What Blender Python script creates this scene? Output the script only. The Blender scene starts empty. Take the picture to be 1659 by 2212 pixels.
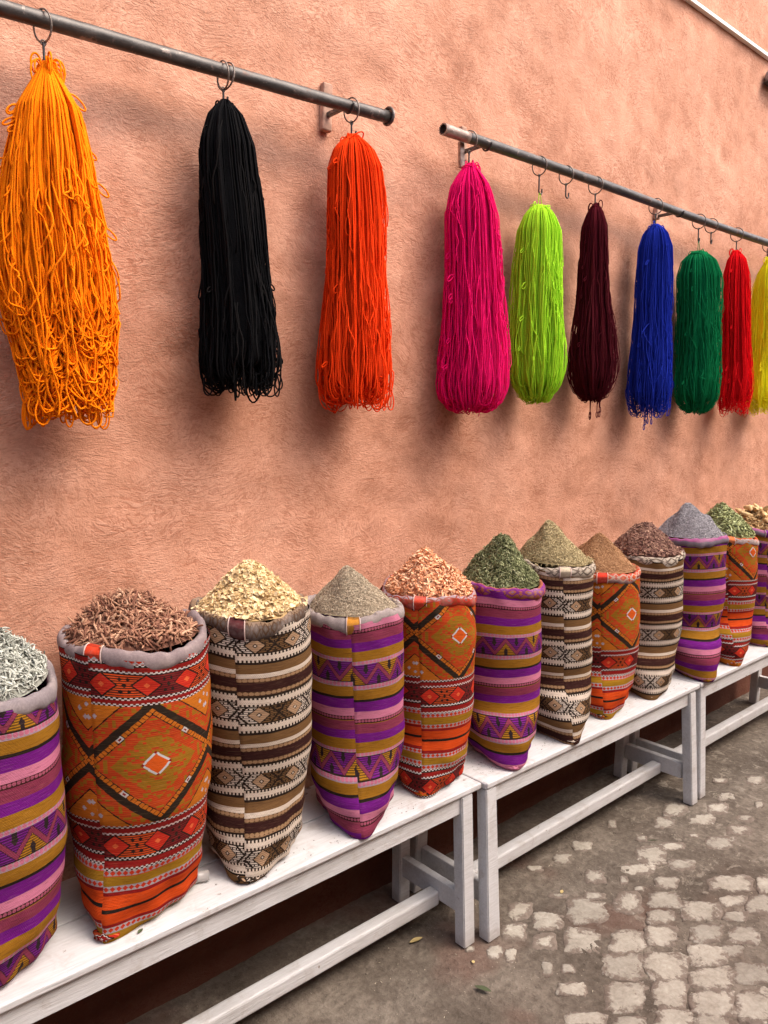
import bpy, bmesh, math, random
import numpy as np
from mathutils import Vector, Matrix
PI = math.pi
rng = np.random.default_rng(7)
random.seed(7)
C = bpy.context.scene.collection
S = bpy.context.scene

# ------------------------------------------------------------------ camera
cam_d = bpy.data.cameras.new('camera')
cam = bpy.data.objects.new('camera', cam_d); C.objects.link(cam); S.camera = cam
cam.location = (0, 0, 1.55)
PITCH = math.radians(6.9); HEAD = math.radians(48.715)
fwd = Vector((math.cos(HEAD)*math.cos(PITCH), math.sin(HEAD)*math.cos(PITCH), -math.sin(PITCH)))
cam.rotation_euler = fwd.to_track_quat('-Z', 'Y').to_euler()
cam_d.sensor_fit = 'HORIZONTAL'; cam_d.sensor_width = 36; cam_d.lens = 36*1661/1659
cam_d.clip_start = 0.02; cam_d.clip_end = 300

# ------------------------------------------------------------------ world and sun
SUN_EL = math.radians(54); SUN_AZ = math.radians(-58)      # azimuth of the sun seen from the scene, from +x
w = bpy.data.worlds.new('World'); S.world = w; w.use_nodes = True
nt = w.node_tree; nt.nodes.clear()
sky = nt.nodes.new('ShaderNodeTexSky'); sky.sky_type = 'NISHITA'; sky.sun_disc = False
sky.sun_elevation = SUN_EL; sky.sun_rotation = math.radians(90) - SUN_AZ
sky.dust_density = 6; sky.air_density = 0.6; sky.ozone_density = 0.6
bg = nt.nodes.new('ShaderNodeBackground'); bg.inputs['Strength'].default_value = 0.15
ow = nt.nodes.new('ShaderNodeOutputWorld')
nt.links.new(sky.outputs[0], bg.inputs[0]); nt.links.new(bg.outputs[0], ow.inputs[0])
sd = bpy.data.lights.new('sun', 'SUN'); sd.energy = 0.5; sd.angle = math.radians(120); sd.color = (1, .97, .93)
sun = bpy.data.objects.new('sun', sd); C.objects.link(sun)
sv = Vector((math.cos(SUN_EL)*math.cos(SUN_AZ), math.cos(SUN_EL)*math.sin(SUN_AZ), math.sin(SUN_EL)))
sun.rotation_euler = sv.to_track_quat('Z', 'Y').to_euler()
S.view_settings.view_transform = 'Standard'; S.view_settings.look = 'None'
S.view_settings.gamma = 1; S.view_settings.use_curve_mapping = False
S.view_settings.exposure = 1.47

# ------------------------------------------------------------------ object helpers
def tag(o, label=None, cat=None, group=None, kind=None):
    if label: o['label'] = label
    if cat: o['category'] = cat
    if group: o['group'] = group
    if kind: o['kind'] = kind
    return o
def empty(name, loc):
    o = bpy.data.objects.new(name, None); C.objects.link(o); o.location = loc
    o.empty_display_size = .05
    return o
def link(name, me, mat=None, parent=None):
    o = bpy.data.objects.new(name, me); C.objects.link(o)
    if mat is not None and not me.materials: me.materials.append(mat)
    if parent is not None:
        o.parent = parent
        o.location = -Vector(parent.location)      # mesh data are in world coordinates
    return o
def np_mesh(name, V, F, uv=None, smooth=True, attrs=None):
    """V (n,3), F (m,k) with constant k"""
    V = np.asarray(V, dtype=np.float32); F = np.asarray(F, dtype=np.int32)
    me = bpy.data.meshes.new(name)
    me.vertices.add(len(V)); me.vertices.foreach_set('co', V.ravel())
    m, k = F.shape
    me.loops.add(m*k); me.loops.foreach_set('vertex_index', F.ravel())
    me.polygons.add(m); me.polygons.foreach_set('loop_start', np.arange(0, m*k, k, dtype=np.int32))
    if uv is not None:
        l = me.uv_layers.new(name='UVMap'); l.data.foreach_set('uv', np.asarray(uv, dtype=np.float32)[F.ravel()].ravel())
    if attrs:
        for an, av in attrs.items():
            a = me.attributes.new(an, 'FLOAT', 'POINT'); a.data.foreach_set('value', np.asarray(av, dtype=np.float32))
    me.polygons.foreach_set('use_smooth', np.full(m, smooth, dtype=bool))
    me.update(calc_edges=True); me.validate()
    return me
def grid_faces(nu, nv, off=0, wrap=False):
    i = np.arange(nv-1)[:, None]; j = np.arange(nu if wrap else nu-1)[None, :]
    a = i*nu + j; b = i*nu + (j+1) % nu; c = (i+1)*nu + (j+1) % nu; d = (i+1)*nu + j
    return np.stack([a, b, c, d], -1).reshape(-1, 4) + off
def tubes(P, R, sides=4, ref=(.31, .89, .23)):
    """P (S,N,3) polylines, R scalar or (S,N) -> verts, quads, strand index per vertex"""
    P = np.asarray(P, float)
    if P.ndim == 2: P = P[None]
    Sn, N, _ = P.shape
    R = np.broadcast_to(np.asarray(R, float), (Sn, N)) if np.ndim(R) != 1 else np.broadcast_to(np.asarray(R, float)[:, None], (Sn, N))
    T = np.gradient(P, axis=1); T /= np.linalg.norm(T, axis=2, keepdims=True) + 1e-9
    A = np.cross(T, np.array(ref)); A /= np.linalg.norm(A, axis=2, keepdims=True) + 1e-9
    B = np.cross(T, A)
    th = np.arange(sides)*2*PI/sides
    V = P[:, :, None, :] + R[:, :, None, None]*(A[:, :, None, :]*np.cos(th)[None, None, :, None] + B[:, :, None, :]*np.sin(th)[None, None, :, None])
    f = grid_faces(sides, N, 0, True)
    F = (f[None] + (np.arange(Sn)*N*sides)[:, None, None]).reshape(-1, 4)
    return V.reshape(-1, 3), F, np.repeat(np.arange(Sn), N*sides)
def bm_link(name, bm, mat, parent=None, smooth=False):
    me = bpy.data.meshes.new(name); bm.to_mesh(me); bm.free()
    if smooth: me.polygons.foreach_set('use_smooth', np.full(len(me.polygons), True))
    return link(name, me, mat, parent)
def bm_box(bm, lo, hi, bevel=0.002, seg=2):
    r = bmesh.ops.create_cube(bm, size=1)
    vs = r['verts']
    for v in vs:
        v.co = Vector([lo[i] + (v.co[i]+.5)*(hi[i]-lo[i]) for i in range(3)])
    if bevel:
        es = list({e for v in vs for e in v.link_edges})
        bmesh.ops.bevel(bm, geom=es, offset=bevel, segments=seg, profile=.5, affect='EDGES', clamp_overlap=True)
def fbm(shape_pts, freq, seed=0, octs=3):
    """cheap smooth noise from sums of sines, pts (...,d)"""
    r = np.random.default_rng(seed); p = np.asarray(shape_pts, float); out = 0; amp = 1; tot = 0
    for o in range(octs):
        for k in range(5):
            d = r.normal(size=p.shape[-1]); d /= np.linalg.norm(d)
            out = out + amp*np.sin((p@d)*freq*2*PI*(1+.5*r.random()) + r.random()*6.28)
        tot += amp*2.2; amp *= .5; freq *= 2.1
    return out/tot

# ------------------------------------------------------------------ node helpers
def srgb(r, g, b):
    f = lambda c: (c/255/12.92) if c/255 <= .04045 else ((c/255+.055)/1.055)**2.4
    return (f(r), f(g), f(b), 1)
class X:
    """a float socket with operators"""
    def __init__(s, nt, sock): s.nt = nt; s.s = sock
    def _m(s, op, b=None, c=None, swap=False):
        n = s.nt.nodes.new('ShaderNodeMath'); n.operation = op
        args = [s, b, c] if not swap else [b, s, c]
        for i, a in enumerate(args):
            if a is None: continue
            if isinstance(a, X): s.nt.links.new(a.s, n.inputs[i])
            else: n.inputs[i].default_value = a
        return X(s.nt, n.outputs[0])
    def __add__(s, o): return s._m('ADD', o)
    __radd__ = __add__
    def __sub__(s, o): return s._m('SUBTRACT', o)
    def __rsub__(s, o): return s._m('SUBTRACT', o, swap=True)
    def __mul__(s, o): return s._m('MULTIPLY', o)
    __rmul__ = __mul__
    def __truediv__(s, o): return s._m('DIVIDE', o)
    def floor(s): return s._m('FLOOR')
    def fract(s): return s._m('FRACT')
    def abs(s): return s._m('ABSOLUTE')
    def lt(s, o): return s._m('LESS_THAN', o)
    def gt(s, o): return s._m('GREATER_THAN', o)
    def mn(s, o): return s._m('MINIMUM', o)
    def mx(s, o): return s._m('MAXIMUM', o)
    def mod(s, o): return s._m('FLOORED_MODULO', o)
    def within(s, a, b): return s.gt(a)*s.lt(b)
class Mat:
    def __init__(s, name, rough=.8, spec=.3):
        s.m = bpy.data.materials.new(name); s.m.use_nodes = True; s.nt = s.m.node_tree
        s.b = s.nt.nodes['Principled BSDF']; s.b.inputs['Roughness'].default_value = rough
        s.b.inputs['Specular IOR Level'].default_value = spec
    def node(s, t, **kw):
        n = s.nt.nodes.new(t)
        for k, v in kw.items(): setattr(n, k, v)
        return n
    def set(s, n, **kw):
        for k, v in kw.items():
            k = k.replace('_', ' ')
            if isinstance(v, X): s.nt.links.new(v.s, n.inputs[k])
            elif hasattr(v, 'is_output'): s.nt.links.new(v, n.inputs[k])
            else: n.inputs[k].default_value = v
    def uv(s):
        n = s.node('ShaderNodeUVMap'); n.uv_map = 'UVMap'
        x = s.node('ShaderNodeSeparateXYZ'); s.nt.links.new(n.outputs[0], x.inputs[0])
        return X(s.nt, x.outputs[0]), X(s.nt, x.outputs[1])
    def pos(s):
        return s.node('ShaderNodeNewGeometry').outputs['Position']
    def xyz(s, v):
        x = s.node('ShaderNodeSeparateXYZ'); s.nt.links.new(v, x.inputs[0])
        return [X(s.nt, x.outputs[i]) for i in range(3)]
    def comb(s, x, y, z=0.0):
        n = s.node('ShaderNodeCombineXYZ')
        for i, a in enumerate((x, y, z)):
            if isinstance(a, X): s.nt.links.new(a.s, n.inputs[i])
            else: n.inputs[i].default_value = a
        return n.outputs[0]
    def attr(s, name):
        n = s.node('ShaderNodeAttribute'); n.attribute_name = name
        return X(s.nt, n.outputs['Fac'])
    def noise(s, vec, scale=5, detail=3, rough=.55, dist=0., color=False):
        n = s.node('ShaderNodeTexNoise'); s.nt.links.new(vec, n.inputs['Vector'])
        n.inputs['Scale'].default_value = scale; n.inputs['Detail'].default_value = detail
        n.inputs['Roughness'].default_value = rough; n.inputs['Distortion'].default_value = dist
        return n.outputs['Color'] if color else X(s.nt, n.outputs['Fac'])
    def white(s, vec):
        n = s.node('ShaderNodeTexWhiteNoise'); n.noise_dimensions = '3D'; s.nt.links.new(vec, n.inputs['Vector'])
        return X(s.nt, n.outputs['Value'])
    def voro(s, vec, scale, feature='F1', rand=1.):
        n = s.node('ShaderNodeTexVoronoi'); n.feature = feature; s.nt.links.new(vec, n.inputs['Vector'])
        n.inputs['Scale'].default_value = scale; n.inputs['Randomness'].default_value = rand
        return n
    def ramp(s, fac, stops, const=False):
        n = s.node('ShaderNodeValToRGB'); cr = n.color_ramp
        cr.interpolation = 'CONSTANT' if const else 'LINEAR'
        while len(cr.elements) < len(stops): cr.elements.new(1.)
        for e, (p, c) in zip(cr.elements, stops): e.position = p; e.color = c
        s.nt.links.new(fac.s, n.inputs[0])
        return n.outputs[0]
    def rampf(s, fac, a, b):
        n = s.node('ShaderNodeMapRange'); n.interpolation_type = 'SMOOTHSTEP'
        s.nt.links.new(fac.s, n.inputs[0]); n.inputs[1].default_value = a; n.inputs[2].default_value = b
        return X(s.nt, n.outputs[0])
    def mix(s, f, a, b, mode='MIX'):
        n = s.node('ShaderNodeMix'); n.data_type = 'RGBA'; n.blend_type = mode
        if isinstance(f, X): s.nt.links.new(f.s, n.inputs[0])
        else: n.inputs[0].default_value = f
        for i, c in ((6, a), (7, b)):
            if isinstance(c, tuple): n.inputs[i].default_value = c
            elif isinstance(c, X): s.nt.links.new(c.s, n.inputs[i])
            else: s.nt.links.new(c, n.inputs[i])
        return n.outputs[2]
    def color(s, c):
        if isinstance(c, tuple): s.b.inputs['Base Color'].default_value = c
        else: s.nt.links.new(c, s.b.inputs['Base Color'])
    def bump(s, h, dist=.001, strength=1., prev=None):
        n = s.node('ShaderNodeBump'); n.inputs['Distance'].default_value = dist; n.inputs['Strength'].default_value = strength
        s.nt.links.new(h.s, n.inputs['Height'])
        if prev is not None: s.nt.links.new(prev, n.inputs['Normal'])
        s.nt.links.new(n.outputs[0], s.b.inputs['Normal'])
        return n.outputs[0]
def val(c, k): return (c[0]*k, c[1]*k, c[2]*k, 1)

# ------------------------------------------------------------------ surface materials
def mat_stucco():
    M = Mat('terracotta stucco', .92, .15)
    p = M.pos(); x, y, z = M.xyz(p)
    warp = M.noise(p, 3.2, 2, .5, 0, color=True)
    wv = M.node('ShaderNodeVectorMath', operation='MULTIPLY_ADD'); M.nt.links.new(warp, wv.inputs[0])
    wv.inputs[1].default_value = (.22, .22, .22); M.nt.links.new(p, wv.inputs[2])
    def stroke(rot, sx, sz, scale):
        m = M.node('ShaderNodeMapping'); M.nt.links.new(wv.outputs[0], m.inputs[0])
        m.inputs['Rotation'].default_value = (0, rot, 0); m.inputs['Scale'].default_value = (sx, 1, sz)
        m2 = M.noise(m.outputs[0], scale, 3.2, .62, 1.1)
        return m2
    a = stroke(.5, .5, 1.25, 98); b = stroke(-.95, .5, 1.25, 110); c = stroke(1.5, .55, 1.2, 104)
    k1 = M.rampf(M.noise(p, 2.7, 2, .5), .44, .56); k2 = M.rampf(M.noise(p, 1.9, 1, .5), .52, .6)
    h = a + (b-a)*k1; h = h + (c-h)*k2
    fine = M.noise(p, 260, 2, .6)
    big = M.noise(p, 1.5, 5, .68, .5); mid = M.noise(p, 9, 4, .65, .4)
    base = M.ramp(big*.55 + mid*.45, [(.36, (.39, .182, .112, 1)), (.46, (.51, .254, .161, 1)), (.54, (.575, .296, .194, 1)), (.64, (.65, .355, .240, 1))])
    crev = 1 - (1-M.rampf(h, .40, .53))*(M.rampf(M.noise(p, 5, 4, .65), .38, .62)*.65+.35)
    col = M.mix((1-crev)*.55, base, (.33, .125, .07, 1))
    hi = M.rampf(h, .56, .68)*M.rampf(M.noise(p, 6, 3, .6), .35, .65)
    col = M.mix(hi*.32, col, (.80, .49, .36, 1))
    # dark greyish bands that trail under the rails
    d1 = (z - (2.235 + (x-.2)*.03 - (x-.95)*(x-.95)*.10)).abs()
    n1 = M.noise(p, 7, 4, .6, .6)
    rail_band = .85*(1-M.rampf(d1 + (n1-.5)*.12, .0, .085))*(1-M.rampf(x, 1.35, 1.8))
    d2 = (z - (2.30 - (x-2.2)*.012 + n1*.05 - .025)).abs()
    rail_band2 = (1-M.rampf(d2 + (n1-.5)*.10, .0, .07))*M.rampf(x, 1.65, 2.1)
    col = M.mix((rail_band*.55).mx(rail_band2*.42), col, (.16, .105, .085, 1))
    # greyish weathered patches lower down and dust above the paving
    low = M.rampf(M.noise(p, 2.1, 3, .6), .48, .66)*(1-M.rampf(z, 1.1, 1.75))
    col = M.mix(low*.28, col, (.36, .20, .145, 1))
    # dark red paint at the wall's foot, with under-bench shade painted into its colour
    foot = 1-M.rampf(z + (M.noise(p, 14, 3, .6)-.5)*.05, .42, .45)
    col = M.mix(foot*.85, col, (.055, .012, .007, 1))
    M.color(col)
    nrm = M.bump(mid*.6 + big*.6, .012, .6)
    nrm = M.bump(h, .0034, 1., nrm)
    M.bump(fine, .0015, .9, nrm)
    return M.m
def mat_ground():
    M = Mat('trodden earth', .9, .2)
    p = M.pos(); x, y, z = M.xyz(p)
    a = M.noise(p, 3, 5, .65, .3); b = M.noise(p, 40, 4, .7); c = M.noise(p, 220, 2, .7)
    col = M.ramp(a*.6+b*.4, [(.34, (.062, .048, .036, 1)), (.5, (.128, .104, .081, 1)), (.64, (.22, .185, .147, 1))])
    red = M.rampf(M.noise(p, 2.3, 3, .6), .5, .66)*(1-M.rampf(x, 1.9, 2.8))
    col = M.mix(red*.45, col, (.15, .075, .055, 1))
    sp = M.voro(p, 110); spk = X(M.nt, sp.outputs['Distance']).lt(.13)*M.white(sp.outputs['Position']).gt(.86)
    col = M.mix(spk*.6, col, (.42, .37, .31, 1))
    dk = M.rampf(M.noise(p, 75, 3, .7), .62, .75)
    col = M.mix(dk*.4, col, (.05, .035, .028, 1))
    pale = M.rampf(M.noise(p, 17, 6, .75, .5), .55, .63)*M.rampf(x - y*1.1 + (a-.5)*.8, .1, 1.25)
    col = M.mix(pale*.6, col, (.31, .27, .215, 1))
    M.color(col)
    n = M.bump(b, .010, 1.); n = M.bump(c, .0018, .9, n)
    return M.m
def mat_stone():
    M = Mat('worn paving stone', .8, .3)
    p = M.pos()
    a = M.noise(p, 10, 4, .6); b = M.noise(p, 60, 4, .7, .5); c = M.noise(p, 240, 2, .6)
    info = M.node('ShaderNodeObjectInfo'); r = X(M.nt, info.outputs['Random'])
    col = M.ramp(a*.5+b*.5, [(.33, (.22, .19, .15, 1)), (.5, (.33, .297, .242, 1)), (.66, (.43, .395, .33, 1))])
    col = M.mix(1., col, M.comb(.82+r*.3, .82+r*.3, .82+r*.3), 'MULTIPLY')
    edge = M.attr('edge')
    dirt = M.rampf(M.noise(p, 24, 6, .75, .4) + (edge-.58)*.38, .52, .64)
    col = M.mix(dirt*.9, col, M.ramp(b, [(.3, (.10, .073, .056, 1)), (.7, (.19, .145, .115, 1))]))
    M.color(col); n = M.bump(b, .004, .7); M.bump(c, .001, .6, n)
    return M.m
def mat_white():
    M = Mat('chipped white paint', .5, .4)
    p = M.pos(); x, y, z = M.xyz(p)
    g = M.noise(M.comb(x*.8, y*9, z*9), 18, 4, .65, .3); a = M.noise(p, 6, 4, .6); b = M.noise(p, 55, 4, .7)
    col = M.ramp(a*.5+g*.5, [(.3, (.44, .43, .415, 1)), (.5, (.565, .56, .555, 1)), (.7, (.65, .65, .655, 1))])
    grime = M.rampf(M.noise(p, 13, 5, .7, .4), .52, .70)
    col = M.mix(grime*.45, col, (.36, .31, .27, 1))
    chip = M.rampf(b*.6 + M.noise(p, 15, 3, .6)*.4, .635, .66)
    col = M.mix(chip*.85, col, (.23, .17, .125, 1))
    foot = (1-M.rampf(z + (a-.5)*.06, .0, .05))
    col = M.mix(foot*.4, col, (.25, .2, .16, 1))
    M.color(col); n = M.bump(g, .0022, .8); M.bump(1-chip, .0009, .7, n)
    return M.m
def mat_metal(name, base, rust=.3, pale=.2):
    M = Mat(name, .42, .5)
    p = M.pos(); x, y, z = M.xyz(p)
    a = M.noise(M.comb(x*.25, y, z), 60, 4, .6); b = M.noise(p, 35, 5, .7, .4); c = M.noise(p, 200, 2, .6)
    col = M.ramp(a, [(.3, val(base, .6)), (.5, base), (.7, val(base, 1.7))])
    col = M.mix(M.rampf(b, .6-.15*pale, .68)*(.3+pale), col, (.42, .33, .28, 1))
    col = M.mix(M.rampf(M.noise(p, 24, 4, .7), .62-.2*rust, .7)*.7, col, (.10, .04, .022, 1))
    M.color(col); M.b.inputs['Metallic'].default_value = .45
    M.set(M.b, Roughness=a*.3+.3)
    n = M.bump(b, .0015, .5); M.bump(c, .0004, .5, n)
    return M.m
def mat_plain(name, c, rough=.7, var=.25, scale=40):
    M = Mat(name, rough, .3); p = M.pos(); a = M.noise(p, scale, 4, .6)
    M.color(M.ramp(a, [(.3, val(c, 1-var)), (.7, val(c, 1+var))])); M.bump(a, .001, .5)
    return M.m
def mat_yarn(name, c, dark=.45, sheen=.25):
    M = Mat(name, .95, .03)
    t = M.attr('tint'); p = M.pos()
    n = M.noise(p, 420, 2, .6)
    col = M.ramp(t, [(0, val(c, dark)), (.5, c), (1, (min(1, c[0]*1.15+.01), min(1, c[1]*1.25+.008), min(1, c[2]*1.2+.006), 1))])
    M.color(M.mix(.35, col, M.ramp(n, [(.35, val(c, .55)), (.65, (min(1, c[0]*1.2+.01), min(1, c[1]*1.3+.01), min(1, c[2]*1.2+.01), 1))])))
    M.b.inputs['Sheen Weight'].default_value = sheen; M.b.inputs['Sheen Roughness'].default_value = .5
    M.b.inputs['Sheen Tint'].default_value = (min(1, c[0]+.1), min(1, c[1]+.1), min(1, c[2]+.1), 1)
    M.bump(n, .0012, .8)
    return M.m
def mat_spice(name, stops, rough=.85, fine=None):
    M = Mat(name, rough, .2); t = M.attr('tint'); p = M.pos()
    n = M.noise(p, 300, 2, .6)
    col = M.ramp(t*.8 + n*.2, [(q, c) for q, c in stops])
    M.color(col); M.bump(n, .0006, .6)
    return M.m

# ------------------------------------------------------------------ woven fabrics
PURPLE = srgb(114, 6, 130); PINK = srgb(214, 128, 158); ROSE = srgb(138, 50, 80); GOLD = srgb(158, 108, 22)
BLACK = srgb(18, 12, 12); CREAM = srgb(222, 206, 188); BROWN = srgb(116, 84, 50); MAROON = srgb(46, 12, 16)
TAN = srgb(164, 130, 96); RED = srgb(138, 5, 14); ORANGE = srgb(210, 70, 8); OLIVE = srgb(160, 116, 20); LILAC = srgb(172, 150, 160)
REDOR = srgb(196, 46, 20); AMBER = srgb(206, 112, 24); GREY = srgb(168, 160, 162)
def fabric_base(name, P, slope):
    M = Mat(name, .95, .04)
    u, v = M.uv()                                   # u in metres round the sack, v in pattern repeats counted down from the rim
    p = M.pos()
    wob = (M.noise(p, 9, 2, .5)-.5)*.006
    vm = v*P + u*slope + wob + u.lt(0.)*.011                        # metres along the pattern
    tu, tv = .0017, .0014
    uq = ((u + wob)/tu).floor()*tu + tu/2
    vq = (vm/tv).floor()*tv + tv/2
    q = (vq/P).fract()
    return M, u, vm, uq, vq, q
def fabric_finish(M, col, u, vm, bands):
    # streaky threads, a little heather, raised weft
    st = M.noise(M.comb(u*28, vm*420, 0.), 1., 4, .7, .3)
    col = M.mix(M.rampf(st, .52, .70)*.22, col, M.mix(.4, col, (.80, .48, .25, 1)))
    col = M.mix(M.rampf(st, .5, .34)*.6, col, M.mix(.6, col, (.02, .01, .01, 1)))
    hz = M.noise(M.comb(u*260, vm*260, 0.), 1., 2, .7)
    col = M.mix(M.rampf(hz, .4, .7)*.25, M.mix(.22, col, (.0, .0, .0, 1)), col)
    col = M.mix(.10, col, (.12, .085, .06, 1))
    M.color(col)
    thr = ((vm/.0026).fract()-.5).abs()*2; thu = ((u/.0034 + (vm/.0026).floor()*.5).fract()-.5).abs()
    n = M.bump(1-thr*.8-thu*.6, .0011, .7)
    M.bump(st + bands, .0018, .6, n)
    return M.m
def fabric_purple():
    P = .247; M, u, vm, uq, vq, q = fabric_base('woven purple and pink stripes', P, -.014)
    B = [(0, PURPLE), (.221, LILAC), (.275, GOLD), (.384, BLACK), (.411, PURPLE), (.523, PINK), (.605, srgb(50, 14, 22)), (.649, GOLD), (.655, ROSE), (.756, PURPLE), (.848, GOLD), (.958, LILAC)]
    col = M.ramp(q, B, True)
    # zigzag band
    ww = uq/.066; tri = (ww.fract()-.5).abs()*2; yb = q/.221
    line = .12 + (1-tri)*.76; dist = (yb-line).abs(); below = yb.gt(line)
    iu = (ww+.5).floor(); idn = ww.floor()
    gold = (iu.mod(3.).lt(.5))*below + (idn.mod(3.).within(.5, 1.5))*(1-below)
    cu = ((ww+.5).fract()-.5).abs(); cd = (ww.fract()-.5).abs()
    drop = (cu*2.6 + (yb-.74).abs()*1.3).lt(.27)*below + (cd*2.6 + (yb-.27).abs()*1.3).lt(.27)*(1-below)
    neck = (cu.lt(.07)*yb.gt(.74)*below) + (cd.lt(.07)*yb.lt(.27)*(1-below))
    tri_c = M.mix(gold, srgb(116, 8, 132), srgb(176, 122, 24))
    hatch = ((vm/.0052).fract()).lt(.38)
    tri_c = M.mix(hatch*.8, tri_c, BLACK)
    tri_c = M.mix((drop+neck).mn(1.), tri_c, srgb(30, 22, 30))
    zc = M.mix(dist.lt(.165), tri_c, srgb(50, 12, 40)); zc = M.mix(dist.lt(.125), zc, ROSE)
    inz = q.lt(.221)
    col = M.mix(inz, col, zc)
    col = M.mix((q-.221).abs().lt(.006)+(q-.9965).gt(0.), col, BLACK)
    # beads
    def beads(c, half, per, cc, col):
        du = ((u/per).fract()-.5)*2; dv = (q-c)/half
        return M.mix((du*du+dv*dv).lt(.8), col, cc)
    col = beads(.248, .024, .0105, srgb(198, 112, 138), col)
    col = beads(.978, .019, .0105, srgb(198, 112, 138), col)
    col = beads(.627, .017, .0085, srgb(170, 84, 110), col)
    rise = inz*.0 + q.within(.221, .275)*.8 + q.within(.958, 1.)*.8
    return fabric_finish(M, col, u, vm, rise)
def fabric_brown():
    P = .170; M, u, vm, uq, vq, q = fabric_base('woven brown and cream bands', P, -.02)
    B = [(0, CREAM), (.122, BLACK), (.155, BROWN), (.288, CREAM), (.352, TAN), (.408, MAROON), (.541, TAN), (.597, BLACK), (.628, CREAM), (.75, BLACK)]
    col = M.ramp(q, B, True)
    y = (q-.875)/.125; ww = uq/.09; xx = (ww.fract()-.5)*2; idx = ww.floor()
    d = xx.abs()*1.75 + y.abs()
    alt = idx.mod(2.)
    fill = M.mix(alt, CREAM, BROWN)
    hatch = ((vm/.0045).fract()).lt(.42)
    checker = ((uq/.011).fract()).lt(.3)*(((vm/.0045).floor()).mod(2.).lt(.5))
    xc = M.mix((hatch+checker).mn(1.), fill, BLACK)
    # the fill between two diamonds changes from one gap to the next
    ww2 = ww+.5
    alt2 = ww2.floor().mod(2.)
    fill2 = M.mix(alt2, srgb(226, 212, 196), BROWN)
    xc = M.mix((hatch*.9+checker).mn(1.), fill2, BLACK)
    cross = ((xx.abs()-1.).abs()*1.75 - y.abs()*.85).abs().lt(.13)
    blob = (((ww2.fract()-.5).abs()*5.5)+((y.abs()-.72).abs())*2.2).lt(.45)
    xc = M.mix((cross+blob).mn(1.), xc, BLACK)
    dc = M.mix(hatch*.55, srgb(190, 156, 124), BROWN)
    dc = M.mix(d.within(.14, .26), dc, BLACK); dc = M.mix(d.lt(.14), dc, CREAM)
    c2 = M.mix(d.lt(1.03), xc, BLACK); c2 = M.mix(d.lt(.88), c2, dc)
    col = M.mix(q.gt(.765)*q.lt(.985), col, c2)
    sq = (u/.0092).fract().gt(.5)
    for c, s in ((.0, 1), (.122, -1), (.628, 1), (.75, -1)):
        col = M.mix((q-(c+.014*s)).abs().lt(.016)*sq, col, BLACK)
    col = M.mix((q-.995).gt(0.)*sq, col, BLACK)
    # bead rows
    for c in (.380, .569):
        du = ((u/.0125).fract()-.5)*2; dv = (q-c)/.028
        col = M.mix((q-c).abs().lt(.028)*(du*du*.8+dv*dv).gt(.75), col, srgb(92, 64, 42))
    # cream knit speckle
    kn = ((u/.0042 + (vm/.0034).floor()*.5).fract()).lt(.34)*((vm/.0034).fract()).lt(.45)
    cr = q.lt(.122) + q.within(.288, .352) + q.within(.628, .75)
    col = M.mix(kn*cr*.45, col, srgb(120, 98, 80))
    return fabric_finish(M, col, u, vm, cr*.8)
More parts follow.
